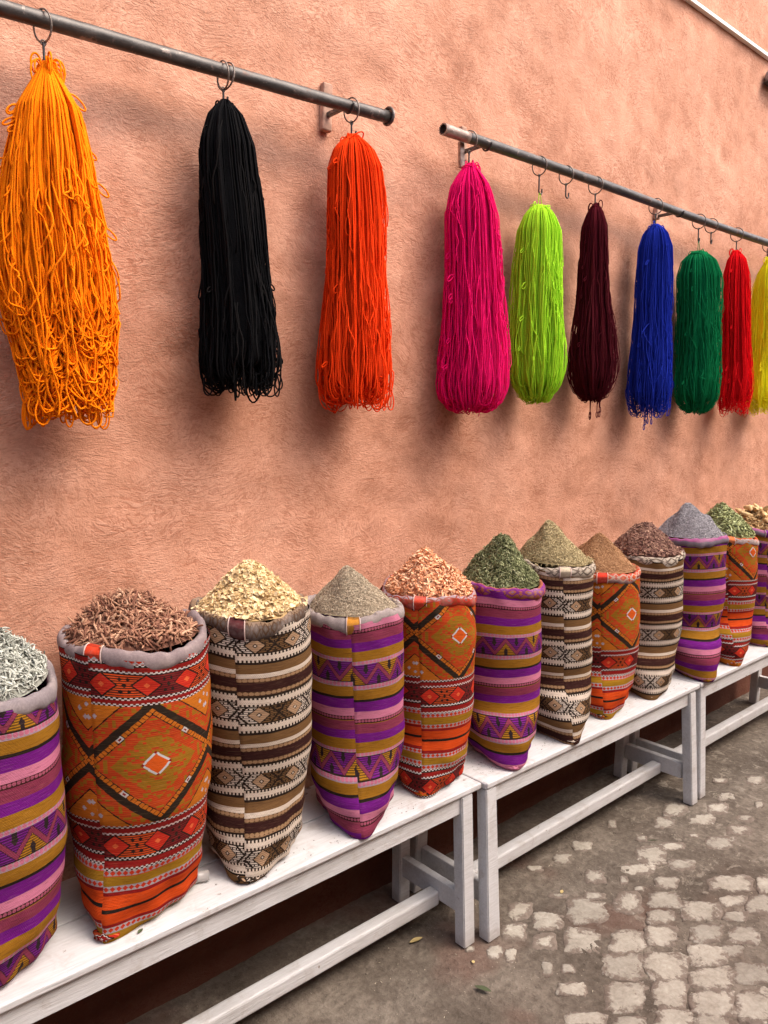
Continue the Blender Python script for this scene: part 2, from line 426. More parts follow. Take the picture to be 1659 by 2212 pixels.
def fabric_orange():
    P = .60; M, u, vm, uq, vq, q = fabric_base('woven orange and red kilim', P, -.012)
    B = [(0, REDOR), (.427, BLACK), (.436, RED), (.463, BLACK), (.547, BLACK), (.556, RED), (.580, BLACK), (.588, ORANGE), (.607, OLIVE), (.643, ORANGE), (.662, RED), (.673, ORANGE), (.711, BLACK),
         (.726, ORANGE), (.764, RED), (.778, ORANGE), (.795, OLIVE), (.828, ORANGE), (.846, BLACK), (.856, RED), (.878, BLACK), (.970, BLACK), (.978, RED), (.992, BLACK)]
    col = M.ramp(q, B, True)
    # great lozenge field
    W = .262; ww = uq/W + .045
    xx = (ww.fract()-.5).abs()*2; y = ((q/.427-.5)*2).abs()
    d = xx + y*1.1; s = xx - y*1.1
    thread = ((vm/.0042).fract()).lt(.45)
    cell = M.white(M.comb((xx*17.).floor(), (y*26.).floor(), 3.))
    olive = M.mix(thread*.45, srgb(146, 112, 20), srgb(190, 92, 18))
    reds = M.mix(thread*.7, srgb(196, 44, 18), srgb(186, 98, 22))
    f = M.mix(cell.gt(.82), reds, olive)
    g = M.mix(cell.gt(.72), olive, reds)
    f = M.mix(d.lt(.66), f, g)
    f = M.mix(d.lt(.235), f, srgb(208, 208, 206)); f = M.mix(d.lt(.185), f, srgb(220, 90, 20))
    f = M.mix((s.abs()-.205).abs().lt(.03)*d.lt(.235), f, RED)
    f = M.mix(d.within(.915, .935), f, BLACK)
    sq = (s/.105).fract()
    ch = M.mix(sq.lt(.17), AMBER, BLACK)
    ch = M.mix(s.abs().lt(.08), ch, srgb(214, 208, 204)); ch = M.mix(s.abs().lt(.04)*d.within(.965, 1.01), ch, RED)
    f = M.mix(d.within(.935, 1.04), f, ch)
    f = M.mix(d.within(1.04, 1.22), f, srgb(34, 26, 18))
    out = M.mix(cell.gt(.74), reds, olive)
    f = M.mix(d.gt(1.22), f, out)
    f = M.mix(d.within(1.52, 1.55), f, BLACK)
    tri = M.mix(thread*.25, AMBER, OLIVE)
    dots = ((xx-.86).abs()*1.0+(y-.82).abs()).lt(.045) + ((xx-.97).abs()+(y-.70).abs()).lt(.045) + ((xx-1.).abs()+(y-.90).abs()).lt(.04)
    tri = M.mix(dots.mn(1.), tri, srgb(196, 186, 190))
    f = M.mix(d.gt(1.55), f, tri)
    col = M.mix(q.lt(.427), col, f)
    # two small-diamond bands
    for c0, c1 in ((.463, .547), (.886, .970)):
        y2 = ((q-(c0+c1)/2)/((c1-c0)/2)); w2 = uq/.0873+.2; x2 = (w2.fract()-.5).abs()*2
        d2 = x2*1.35 + y2.abs()*.95; par = (w2+.5).floor().mod(2.)
        hx = ((vm/.0048).fract()).lt(.42)
        bgc = M.mix(hx, M.mix(par, srgb(120, 10, 24), srgb(214, 78, 24)), srgb(60, 8, 14))
        blob = (((x2-1.).abs()-.18).abs()*3+(y2.abs()-.5).abs()*1.6).lt(.3) + ((x2-1.).abs()*2.5+y2.abs()*1.4).lt(.3)
        bgc = M.mix(blob.mn(1.), bgc, BLACK)
        dia = M.mix(hx*.5, srgb(196, 28, 24), srgb(222, 72, 28)); dia = M.mix(d2.lt(.22), dia, srgb(236, 110, 60))
        c2 = M.mix(d2.lt(1.0), bgc, BLACK); c2 = M.mix(d2.lt(.85), c2, dia)
        c2 = M.mix(y2.abs().gt(.93), c2, BLACK)
        col = M.mix(q.within(c0, c1), col, c2)
    # white battlement lines
    sqw = (u/.0105).fract().gt(.5)*.0042 - .0021
    for c in (.4315, .459, .551, .584, .851, .882, .974, .996):
        col = M.mix((q + sqw - c).abs().lt(.0026), col, srgb(216, 206, 200))
    # rows of lozenges on grey
    for c0, c1 in ((.588, .607), (.643, .662), (.778, .795), (.828, .846)):
        h = (c1-c0)/2; du = ((u/.0135).fract()-.5).abs()*2; dv = ((q-(c0+h))/h).abs()
        row = M.mix((du+dv).lt(.95), GREY, REDOR)
        col = M.mix(q.within(c0, c1), col, row)
    return fabric_finish(M, col, u, vm, q.lt(.427)*.1)
FAB = {'purple': (fabric_purple(), .247), 'brown': (fabric_brown(), .170), 'orange': (fabric_orange(), .60)}

def mat_rim(name, main, second, where=(.0, .0), motif=None, cord=.0024):
    """u metres round, v 0..1 round the roll: 0 outer bottom, .25 outside, .5 top, .75 inside"""
    M = Mat(name, .95, .12); u, v = M.uv(); p = M.pos()
    n = M.noise(p, 22, 3, .6); f = M.noise(p, 240, 3, .7)
    edge = M.noise(M.comb(u*6, 0., 0.), 1., 2, .5)
    v2 = v + (edge-.5)*.25
    col = M.mix(v2.within(where[0], where[1]), main, second)
    if motif:
        xx = ((u/motif[1]).fract()-.5).abs()*2; d = xx + ((v-.36)/.16).abs()
        col = M.mix(d.within(.55, .95), col, motif[0]); col = M.mix(d.lt(.22), col, motif[2])
        col = M.mix((xx*2-((v-.36)/.16).abs()-1.1).abs().lt(.16), col, motif[0])
    col = M.mix(M.rampf(f, .4, .65)*.35, M.mix(.4, col, (.03, .02, .02, 1)), col)
    col = M.mix(M.rampf(n, .45, .7)*.18, col, (.6, .5, .45, 1))
    M.color(col)
    c = ((u/cord).fract()-.5).abs()*2
    nn = M.bump(c, .0006, .6); M.bump(f, .001, .5, nn)
    return M.m

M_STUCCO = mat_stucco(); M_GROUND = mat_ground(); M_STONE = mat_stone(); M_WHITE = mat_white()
M_RAIL = mat_metal('dark worn steel', (.075, .068, .062, 1), .25, .15)
M_PALE = mat_metal('steel with flaking paint', (.30, .22, .18, 1), .55, .8)
M_PLASTERED = mat_plain('plaster smeared steel', (.40, .235, .165, 1), .8, .35, 50)
M_WIRE = mat_metal('rusty wire', (.16, .13, .105, 1), .4, .5)
M_HOOK = mat_metal('blackened hook steel', (.035, .03, .028, 1), .3, .0)

# ------------------------------------------------------------------ the wall (y = 1.81) and the ground
WALL = 1.81
def wall_relief(x, z):
    P = np.stack([x, z], -1)
    return .0075*fbm(P, .9, 3, 3) + .0022*fbm(P, 6, 5, 2)
def build_wall():
    xs = np.concatenate([np.arange(-3, .2, .15), np.arange(.2, 4.8, .025), np.arange(4.8, 14, .3)])
    zs = np.concatenate([np.arange(-.05, .4, .1), np.arange(.4, 3.6, .025), np.arange(3.6, 5.3, .2)])
    Xg, Zg = np.meshgrid(xs, zs)
    V = np.stack([Xg, WALL - wall_relief(Xg, Zg), Zg], -1).reshape(-1, 3)
    F = grid_faces(len(xs), len(zs))
    # thickness: back sheet
    nb = len(V)
    me = np_mesh('stucco_wall', V, F)
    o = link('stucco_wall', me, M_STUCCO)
    tag(o, 'long terracotta stucco wall behind the yarn rails and the row of sacks', 'wall')
    bm = bmesh.new(); bm_box(bm, (-3.02, WALL+.03, -.05), (14.02, WALL+.4, 5.28), 0)
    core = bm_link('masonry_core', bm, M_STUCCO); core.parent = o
    return o
build_wall()

def ground_h(x, y):
    P = np.stack([x, y], -1)
    return .0022*fbm(P, 5, 11, 3) + .0013*fbm(P, 26, 12, 2) - .0025
def build_ground():
    xs = np.concatenate([np.arange(-30, .8, .8), np.arange(.8, 4.6, .012), np.arange(4.6, 60, .8)])
    ys = np.concatenate([np.arange(-2.4, .5, .2), np.arange(.5, 1.8, .012), [1.815, 2.4]])
    Xg, Yg = np.meshgrid(xs, ys)
    V = np.stack([Xg, Yg, ground_h(Xg, Yg)], -1).reshape(-1, 3)
    o = link('ground', np_mesh('ground', V, grid_faces(len(xs), len(ys))), M_GROUND)
    tag(o, kind='structure')
    return o
ground = build_ground()
STONES = [(2798,1421,38,-33,-51,-27),(2937,1311,31,-27,-49,-23),(2803,1311,40,-35,-38,-19),(3054,1333,25,-22,-38,-18),(3293,1320,31,-28,-38,-16),(2666,1397,30,-26,-43,-24),(2831,1182,36,-31,-37,-17),(2696,1188,41,-36,-47,-22),(2538,1296,41,-36,-25,-13),(2431,1312,43,-38,-53,-30),(2314,1301,48,-42,-31,-18),(2450,1210,33,-29,-36,-19),(2499,1392,16,-14,-18,-10),(2163,1371,25,-22,-34,-23),(2291,1513,27,-23,-29,-20),(2170,1512,24,-21,-24,-17),(2509,1524,13,-12,-26,-16),(2315,1192,29,-25,-33,-18),(2219,1296,12,-10,-23,-14),(2213,1234,14,-12,-11,-7),(2068,1312,27,-23,-18,-12),(2475,1046,49,-43,-45,-20),(2550,972,17,-15,-46,-19),(1985,1283,49,-43,-54,-36),(2120,1219,36,-32,-48,-29),(2128,1113,30,-26,-31,-17),(2219,1147,42,-37,-36,-20),(2255,1046,41,-36,-44,-22),(2386,1001,31,-27,-27,-12),(2426,935,25,-22,-48,-20),(1849,1336,35,-30,-36,-27),(1825,1424,30,-26,-34,-27),(1735,1371,30,-26,-29,-24),(1619,1352,18,-15,-21,-18),(1643,1312,12,-11,-23,-19),(1766,1282,26,-22,-33,-25),(1853,1213,40,-35,-50,-34),(1978,1391,22,-20,-13,-9),(2051,1066,36,-32,-38,-21),(1951,1120,38,-34,-41,-25),(2165,980,36,-32,-36,-17),(2238,902,34,-30,-36,-16),(1852,1071,39,-34,-45,-28),(1945,990,44,-39,-48,-26),(2072,935,40,-35,-42,-21),(1664,1113,26,-23,-21,-15),(1752,1003,39,-35,-48,-29),(1850,928,35,-31,-47,-25),(1997,878,45,-40,-39,-19),(2097,815,36,-32,-41,-18),(1906,834,44,-38,-40,-19),(1980,759,30,-26,-61,-26),(1602,1028,36,-31,-20,-13),(1673,945,31,-27,-20,-12),(1772,879,36,-31,-29,-16),(1677,1207,12,-11,-22,-17),(1721,1169,15,-13,-15,-11),(2665,1278,16,-14,-11,-6),(2939,1203,30,-26,-26,-12),(3089,1214,14,-12,-28,-12),(2147,895,23,-20,-24,-11),(1825,807,33,-29,-26,-12),(3176,1415,22,-19,-21,-10),(2049,1534,21,-18,-14,-11),(1575,1410,10,-9,-11,-10),(2313,957,27,-24,-22,-10)]
def build_stones():
    st = [tuple(v/1000 for v in s) for s in STONES]
    # the paving goes on outside the frame, nearer the middle of the lane
    r = random.Random(3)
    for ix in range(24):
        for iy in range(9):
            cx = 1.3 + ix*.118 + r.uniform(-.02, .02) + (iy % 2)*.05; cy = .78 - iy*.105 + r.uniform(-.015, .015)
            if all(math.hypot(cx-s[0], cy-s[1]) > .10 for s in st):
                st.append((cx, cy, .043+r.uniform(-.006, .006), -.03, -.045, -.02+r.uniform(-.005, .005)))
    st = st[:290]
    n = 36
    for i, (cx, cy, ax, ay, bx, by) in enumerate(st):
        rr = np.random.default_rng(100+i)
        th = np.arange(n)*2*PI/n
        e = rr.uniform(.42, .62); c, s_ = np.cos(th), np.sin(th)
        u = np.sign(c)*np.abs(c)**e; v = np.sign(s_)*np.abs(s_)**e
        nz = 1 + .07*np.sin(2*th+rr.random()*6) + .07*np.sin(3*th+rr.random()*6) + .045*np.sin(7*th+rr.random()*6) + .04*np.sin(11*th+rr.random()*6) + rr.normal(0, .025, n)
        sk = 1.06 if cy > 1.12 else 1.15
        top = (.0006 if cy < 1.15 else -.0004) + rr.uniform(-.0012, .0014)
        rings = []
        for k, (f, z) in enumerate(((1.04, -.02), (1.0, top-.0032), (.94, top-.0008), (.7, top+.0006), (.35, top+.0012))):
            px = cx + sk*f*nz*(u*ax + v*bx); py = cy + sk*f*nz*(u*ay + v*by)
            zz = z + (0 if k == 0 else .0010*fbm(np.stack([px, py], -1), 22, 40+i, 2))
            rings.append(np.stack([px, py, np.broadcast_to(zz, px.shape)], -1))
        V = np.concatenate(rings + [np.array([[cx, cy, top+.0013]])])
        F = grid_faces(n, 5, 0, True)
        cen = 5*n
        fan = np.array([[4*n+j, 4*n+(j+1) % n, cen, cen] for j in range(n)])
        me = bpy.data.meshes.new('paving_stone')
        faces = [tuple(f) for f in F] + [(a, b, c_) for a, b, c_, _ in fan]
        me.from_pydata([tuple(p) for p in V], [], faces); me.polygons.foreach_set('use_smooth', [True]*len(faces))
        at = me.attributes.new('edge', 'FLOAT', 'POINT'); at.data.foreach_set('value', np.concatenate([np.repeat([1, 1, .94, .7, .35], n), [0]])+np.float32(.30 if cy > 1.15 else 0)*rr.random())
        o = link('paving_stone', me, M_STONE); o.parent = ground
build_stones()

# opposite side of the lane: unseen wall, added to block low light
bm = bmesh.new(); bm_box(bm, (-8, -2.2, -.05), (20, -1.7, 3.4), 0)
o = bm_link('unseen_lane_wall', bm, mat_plain('sandy render', (.34, .23, .175, 1), .9, .2, 6))
tag(o, 'unseen sandy rendered wall across the lane behind the viewer, added to block low light', 'wall')

# ------------------------------------------------------------------ benches
BT = .485
def bench(x0, x1, label, left_leg=(0, 0), fy=1.436, idx=0, legx=(.012, .058), splay=.035):
    t = empty('bench', ((x0+x1)/2, 1.58, 0)); tag(t, label, 'bench', 'white benches end to end along the wall')
    # seat: two planks with an open joint, front one with a beaded nose
    for k, (ya, yb) in enumerate(((fy, 1.588), (1.590, 1.745))):
        bm = bmesh.new(); bm_box(bm, (x0, ya, BT-.021+(.0008*k)), (x1, yb, BT+(.0008*k)), .005 if k == 0 else .0015, 3)
        bm_link('seat_plank', bm, M_WHITE, t)
    bm = bmesh.new(); bm_box(bm, (x0+.002, fy-.004, BT-.016), (x1-.002, fy+.018, BT+.0012), .004, 3)
    bm_link('nosing', bm, M_WHITE, t)
    lo_z, hi_z = BT-.021-.054, BT-.0215
    la = x0 + legx[0]; lb = x1 - legx[1]
    for ya in (fy+.010, 1.705):
        bm = bmesh.new(); bm_box(bm, (la+.03, ya, lo_z), (lb-.03, ya+.022, hi_z), .0015, 1)
        bm_link('apron', bm, M_WHITE, t)
    for k, (xa, sgn) in enumerate(((la, -1), (lb-.045, 1))):
        for yt, ys in ((fy-.002, -splay), (1.69, splay*.6)):
            bm = bmesh.new(); bm_box(bm, (0, 0, 0), (1, 1, 1), 0)
            xo = left_leg[0] if k == 0 else 0; wd = .046 + (left_leg[1] if k == 0 else 0)
            for v in bm.verts:
                tz = v.co.z; w_ = .046 if tz > .5 else wd
                v.co = Vector((xa + (xo if tz < .5 else 0) + v.co.x*w_, yt + (ys if tz < .5 else .003) + v.co.y*.04, tz*hi_z))
            bmesh.ops.bevel(bm, geom=bm.edges[:], offset=.003, segments=2, affect='EDGES')
            bm_link('leg', bm, M_WHITE, t)
        bm = bmesh.new(); bm_box(bm, (xa+.010, fy+.028, .092), (xa+.036, 1.70, .157), .003, 2)
        bm_link('end_stretcher', bm, M_WHITE, t)
    bm = bmesh.new(); bm_box(bm, (la+.036, 1.530, .082), (lb-.034, 1.572, .127), .006, 2)
    for v in bm.verts: v.co.z += .004*math.sin(v.co.x*3)
    bm_link('long_stretcher', bm, M_WHITE, t)
bench(-.12, 1.638, 'nearest white wooden bench, carrying the five sacks at the left', splay=.014, fy=1.431, legx=(.06, .035))
bench(1.642, 2.940, 'middle white wooden bench between two others, carrying four of the sacks', left_leg=(-.014, .008), splay=.028, fy=1.415, legx=(.003, .026))
bench(2.944, 4.28, 'far white wooden bench cut off by the right edge of the frame', left_leg=(-.008, .002), splay=.022, fy=1.415, legx=(.010, .03))

# ------------------------------------------------------------------ rails, brackets
def ring_pts(c, r, n=28, axis=(1, 0, 0), up=(0, 0, 1), a0=0, a1=2*PI):
    axis = Vector(axis).normalized(); u = Vector(up) - axis*Vector(up).dot(axis); u.normalize(); v = axis.cross(u)
    return np.array([list(Vector(c) + u*r*math.cos(a) + v*r*math.sin(a)) for a in np.linspace(a0, a1, n)])
def tube_obj(name, P, R, mat, parent, sides=8):
    V, F, _ = tubes(np.asarray(P)[None], R, sides)
    return link(name, np_mesh(name, V, F), mat, parent)
def pipe_mesh(A, B, r, n=60, inner=.8, sides=20):
    A = np.array(A); B = np.array(B); t = np.linspace(0, 1, n)[:, None]
    P = A + (B-A)*t; P[:, 2] += .0022*np.sin(P[:, 0]*3.3); P[:, 1] += .002*np.sin(P[:, 0]*2.1)
    V, F, _ = tubes(P[None], r*(1 + .02*np.sin(np.arange(n)*.9))[None], sides)
    V2, F2, _ = tubes(P[None], r*inner, sides)
    F = np.concatenate([F, F2[:, ::-1] + len(V)])
    k = len(V); n2 = k + len(V2)
    caps = []
    for base in (0, (n-1)*sides):
        for j in range(sides):
            caps.append([base+j, base+(j+1) % sides, k+base+(j+1) % sides, k+base+j])
    return np_mesh('pipe', np.concatenate([V, V2]), np.concatenate([F, np.array(caps)]))
PY = 1.70
rail1 = empty('hanging_rail', (.6, PY, 2.35)); tag(rail1, 'dark steel rail at upper left with a flanged end, holding three skeins', 'rail', 'steel rails along the wall')
link('pipe', pipe_mesh((-.7, PY, 2.287), (1.505, PY, 2.392), .0165), M_RAIL, rail1)
rail2 = empty('hanging_rail', (3, PY, 2.41)); tag(rail2, 'right-hand steel rail with a pale open end, holding seven skeins and two empty hooks', 'rail', 'steel rails along the wall')
link('pipe', pipe_mesh((1.765, PY, 2.411), (7.2, PY, 2.411), .0165), M_RAIL, rail2)
me = pipe_mesh((1.726, PY, 2.4105), (1.835, PY, 2.4105), .0172, 8); sl = link('worn_end_sleeve', me, M_PALE, rail2)
# flange: a bent washer with a pale rim
P = ring_pts((1.508, PY, 2.392), .022, 40, (1, 0, .05))
tube_obj('end_flange', P, .0038, M_RAIL, rail1, 8)
bm = bmesh.new(); bmesh.ops.create_cone(bm, cap_ends=True, segments=28, radius1=.024, radius2=.023, depth=.004, matrix=Matrix.Translation((1.512, PY, 2.3925)) @ Matrix.Rotation(PI/2, 4, 'Y'))
bm_link('end_washer', bm, M_PALE, rail1)
def bracket(x, zc, zlo, zhi, rail, wd=.026, arm=True):
    bm = bmesh.new(); bm_box(bm, (x-wd/2, WALL-.016, zlo), (x+wd/2, WALL+.004, zhi), .004, 2)
    for v in bm.verts: v.co.x += .0025*math.sin(v.co.z*90); v.co.y += .002*math.sin(v.co.z*60+x)
    bm_link('wall_plate', bm, M_PLASTERED, rail)
    bm = bmesh.new(); bm_box(bm, (x-wd*.2, PY+.006, zc-.004), (x+wd*.2, WALL-.010, zc+.008), .002, 2)
    bm_link('bracket_arm', bm, M_RAIL, rail)
    P = ring_pts((x, PY, zc+.001), .0195, 16, (1, 0, 0), (0, 0, -1), -PI*.5, PI*.6)
    tube_obj('saddle', P, .003, M_RAIL, rail, 6)
bracket(1.368, 2.385, 2.345, 2.472, rail1, .032)
bracket(-.3, 2.306, 2.23, 2.36, rail1)
bracket(1.925, 2.410, 2.385, 2.49, rail2, .024)
bracket(3.14, 2.410, 2.40, 2.45, rail2, .03)
bracket(4.3, 2.410, 2.33, 2.45, rail2)
# rusty strut plate that hangs from the pale end of the second rail
bm = bmesh.new(); bm_box(bm, (1.822, PY+.018, 2.325), (1.842, PY+.030, 2.402), .003, 2)
for v in bm.verts: v.co.x += (2.40-v.co.z)*.05
bm_link('strut', bm, M_PALE, rail2)

# white cable trunking high on the wall, and a junction box
tr = empty('cable_trunking', (3.6, WALL-.02, 3.335)); tag(tr, 'thin white cable trunking running along the wall at the upper right', 'trunking')
bm = bmesh.new(); bm_box(bm, (2.6, WALL-.022, 3.3295), (9, WALL-.002, 3.3425), .002, 2); bm_link('channel', bm, mat_plain('white plastic', (.78, .77, .72, 1), .4, .04), tr)
bm = bmesh.new(); bm_box(bm, (2.6, WALL-.0250, 3.328), (9, WALL-.0222, 3.344), .001, 1); bm_link('lid', bm, tr.children[0].data.materials[0], tr)
lb = empty('wall_lamp', (4.10, WALL-.03, 3.18)); tag(lb, 'grey metal fitting on the wall at the right edge, under the white trunking', 'fitting')
bm = bmesh.new(); bm_box(bm, (4.10, WALL-.06, 3.215), (4.30, WALL-.005, 3.27), .02, 3); bm_link('housing', bm, mat_plain('grey paint', (.32, .27, .25, 1), .5, .15), lb)
bm = bmesh.new(); bm_box(bm, (4.092, WALL-.066, 3.206), (4.31, WALL-.006, 3.216), .005, 2); bm_link('dark_edge', bm, M_HOOK, lb)
bm = bmesh.new(); bm_box(bm, (4.12, WALL-.070, 3.23), (4.28, WALL-.058, 3.24), .003, 2); bm_link('clip', bm, M_HOOK, lb)
lb.name = 'wall_fitting'

# ------------------------------------------------------------------ ring hooks
def rail_z(x): return 2.287 + (x+.7)/2.205*.105 if x < 1.6 else 2.411
def ring_hook(x, zbot, label, yaw=.0, twist=0., R=.030):
    zc = rail_z(x); t = empty('ring_hook', (x, PY, zc)); tag(t, label, 'hook', 'wire ring hooks on the rails')
    ax = (math.cos(yaw), math.sin(yaw), .12)
    c = (x, PY, zc+.0165+.003-R)
    tube_obj('ring', ring_pts(c, R, 34, ax), .0021, M_WIRE, t, 7)
    zr = c[2]-R; r = .0095
    # twisted stem under the ring, then the J
    n = 16; s = np.linspace(0, 1, n); zl = zr-.001 - s*(zr-(zbot+r))
    d = np.array([math.cos(twist), math.sin(twist), 0.])
    stem = np.stack([x+.0*s, PY+.0*s, zl], -1)
    a = np.linspace(0, PI*1.12, 12)[1:]
    J = np.array([x, PY, zbot+r]) + d*r*(1-np.cos(a))[:, None] + np.array([0, 0, -1])*(r*np.sin(a))[:, None]
    J = np.concatenate([J, J[-1:]+np.array([[0, 0, .006]])+d*.001])
    tube_obj('hook', np.concatenate([stem, J]), .0027, M_HOOK, t, 7)
    # wire loop joining ring and stem
    tube_obj('eye', ring_pts((x, PY, zr-.002), .0048, 14, (math.sin(yaw), math.cos(yaw), .2)), .0017, M_WIRE, t, 6)
    return np.array([x, PY, zbot+.003]) + d*r
# x, profile... see skeins below
SKEINS = [
 # name, x, R, ztop, zbot, colour, profile (t, radius fraction), yarn radius, strands, mess, label, hook bottom z
 dict(n='orange', x=.588, R=.112, zt=2.268, zb=1.575, c=(1., .22, .001, 1), yr=.0020, S=400, mess=1.0, rag=.05, ty=.58,
      prof=[(0, .07), (.04, .22), (.07, .34), (.14, .60), (.28, .80), (.45, .94), (.60, 1.), (.72, .98), (.80, .88), (.90, .82), (1, .74)], lab='thick orange yarn skein, the loosest and nearest, at the far left'),
 dict(n='black', x=1.010, R=.090, zt=2.300, zb=1.635, c=(.004, .004, .005, 1), yr=.0020, S=240, mess=.3, rag=.03, ty=.99,
      prof=[(0, .10), (.05, .38), (.15, .62), (.35, .80), (.6, .88), (.8, 1.), (.92, 1.06), (1, 1.02)], lab='black yarn skein with a ragged bottom'),
 dict(n='red', x=1.391, R=.101, zt=2.312, zb=1.605, c=(.88, .052, .004, 1), yr=.0018, S=280, mess=.45, rag=.02, ty=1.38,
      prof=[(0, .12), (.05, .42), (.12, .60), (.3, .78), (.5, .87), (.75, 1.), (.92, 1.04), (1, 1.)], lab='red-orange yarn skein, right of the black one by the flanged rail end'),
 dict(n='pink', x=1.871, R=.116, zt=2.335, zb=1.582, c=(.76, .004, .13, 1), yr=.0017, S=300, mess=.5, rag=.015, ty=1.847,
      prof=[(0, .08), (.04, .26), (.1, .48), (.2, .64), (.4, .74), (.6, .84), (.8, .97), (.90, 1.), (.95, .93), (.98, .78), (1, .55)], lab='magenta pink yarn skein under the pale end of the right rail'),
 dict(n='lime', x=2.204, R=.097, zt=2.270, zb=1.620, c=(.40, .72, .03, 1), yr=.0017, S=240, mess=.25, rag=.01, ty=2.197, thread=True,
      prof=[(0, .22), (.04, .44), (.12, .64), (.3, .80), (.5, .9), (.75, 1.), (.87, .97), (.94, .84), (.98, .62), (1, .40)], lab='bright lime green yarn skein hanging by a thin thread'),
 dict(n='maroon', x=2.543, R=.094, zt=2.338, zb=1.628, c=(.075, .004, .010, 1), yr=.0016, S=240, mess=.4, rag=.012, ty=2.530, tails=5,
      prof=[(0, .06), (.04, .24), (.12, .42), (.3, .56), (.5, .68), (.65, .88), (.8, 1.), (.88, .96), (.95, .78), (.98, .58), (1, .35)], lab='dark maroon yarn skein with knotted tails under it'),
 dict(n='blue', x=2.967, R=.093, zt=2.330, zb=1.585, c=(.012, .030, .36, 1), yr=.0016, S=240, mess=.4, rag=.03, ty=2.955, tails=4,
      prof=[(0, .12), (.04, .40), (.12, .60), (.3, .76), (.5, .83), (.75, .95), (.9, 1.), (1, .92)], lab='royal blue yarn skein with a stray strand at its left'),
 dict(n='green', x=3.371, R=.105, zt=2.275, zb=1.585, c=(.003, .20, .065, 1), yr=.0015, S=260, mess=.6, rag=.01, ty=3.315, thread=True,
      prof=[(0, .2), (.05, .52), (.15, .74), (.35, .86), (.6, .96), (.8, 1.), (.9, .94), (.95, .80), (.98, .62), (1, .40)], lab='emerald green yarn skein hanging by a thin thread'),
 dict(n='scarlet', x=3.734, R=.082, zt=2.330, zb=1.60, c=(.88, .006, .012, 1), yr=.0015, S=200, mess=.35, rag=.03, ty=3.68,
      prof=[(0, .1), (.05, .4), (.15, .6), (.35, .72), (.6, .82), (.8, .95), (.9, 1.), (1, .95)], lab='bright scarlet yarn skein between the green and the yellow ones'),
 dict(n='yellow', x=4.095, R=.108, zt=2.345, zb=1.60, c=(1., .98, .02, 1), yr=.0016, S=200, mess=.4, rag=.02, ty=4.03,
      prof=[(0, .06), (.05, .2), (.1, .38), (.2, .6), (.4, .8), (.6, .9), (.8, 1.), (.92, 1.), (1, .9)], lab='lemon yellow yarn skein cut off by the right edge'),
]
def smooth_noise(n, t, r, ks=(1, 2, 3, 5), amps=(1, .6, .4, .25)):
    out = np.zeros((n, len(t)))
    for k, a in zip(ks, amps):
        out += a*np.sin(2*PI*k*t[None]*r.uniform(.7, 1.3, (n, 1)) + r.uniform(0, 2*PI, (n, 1)))
    return out
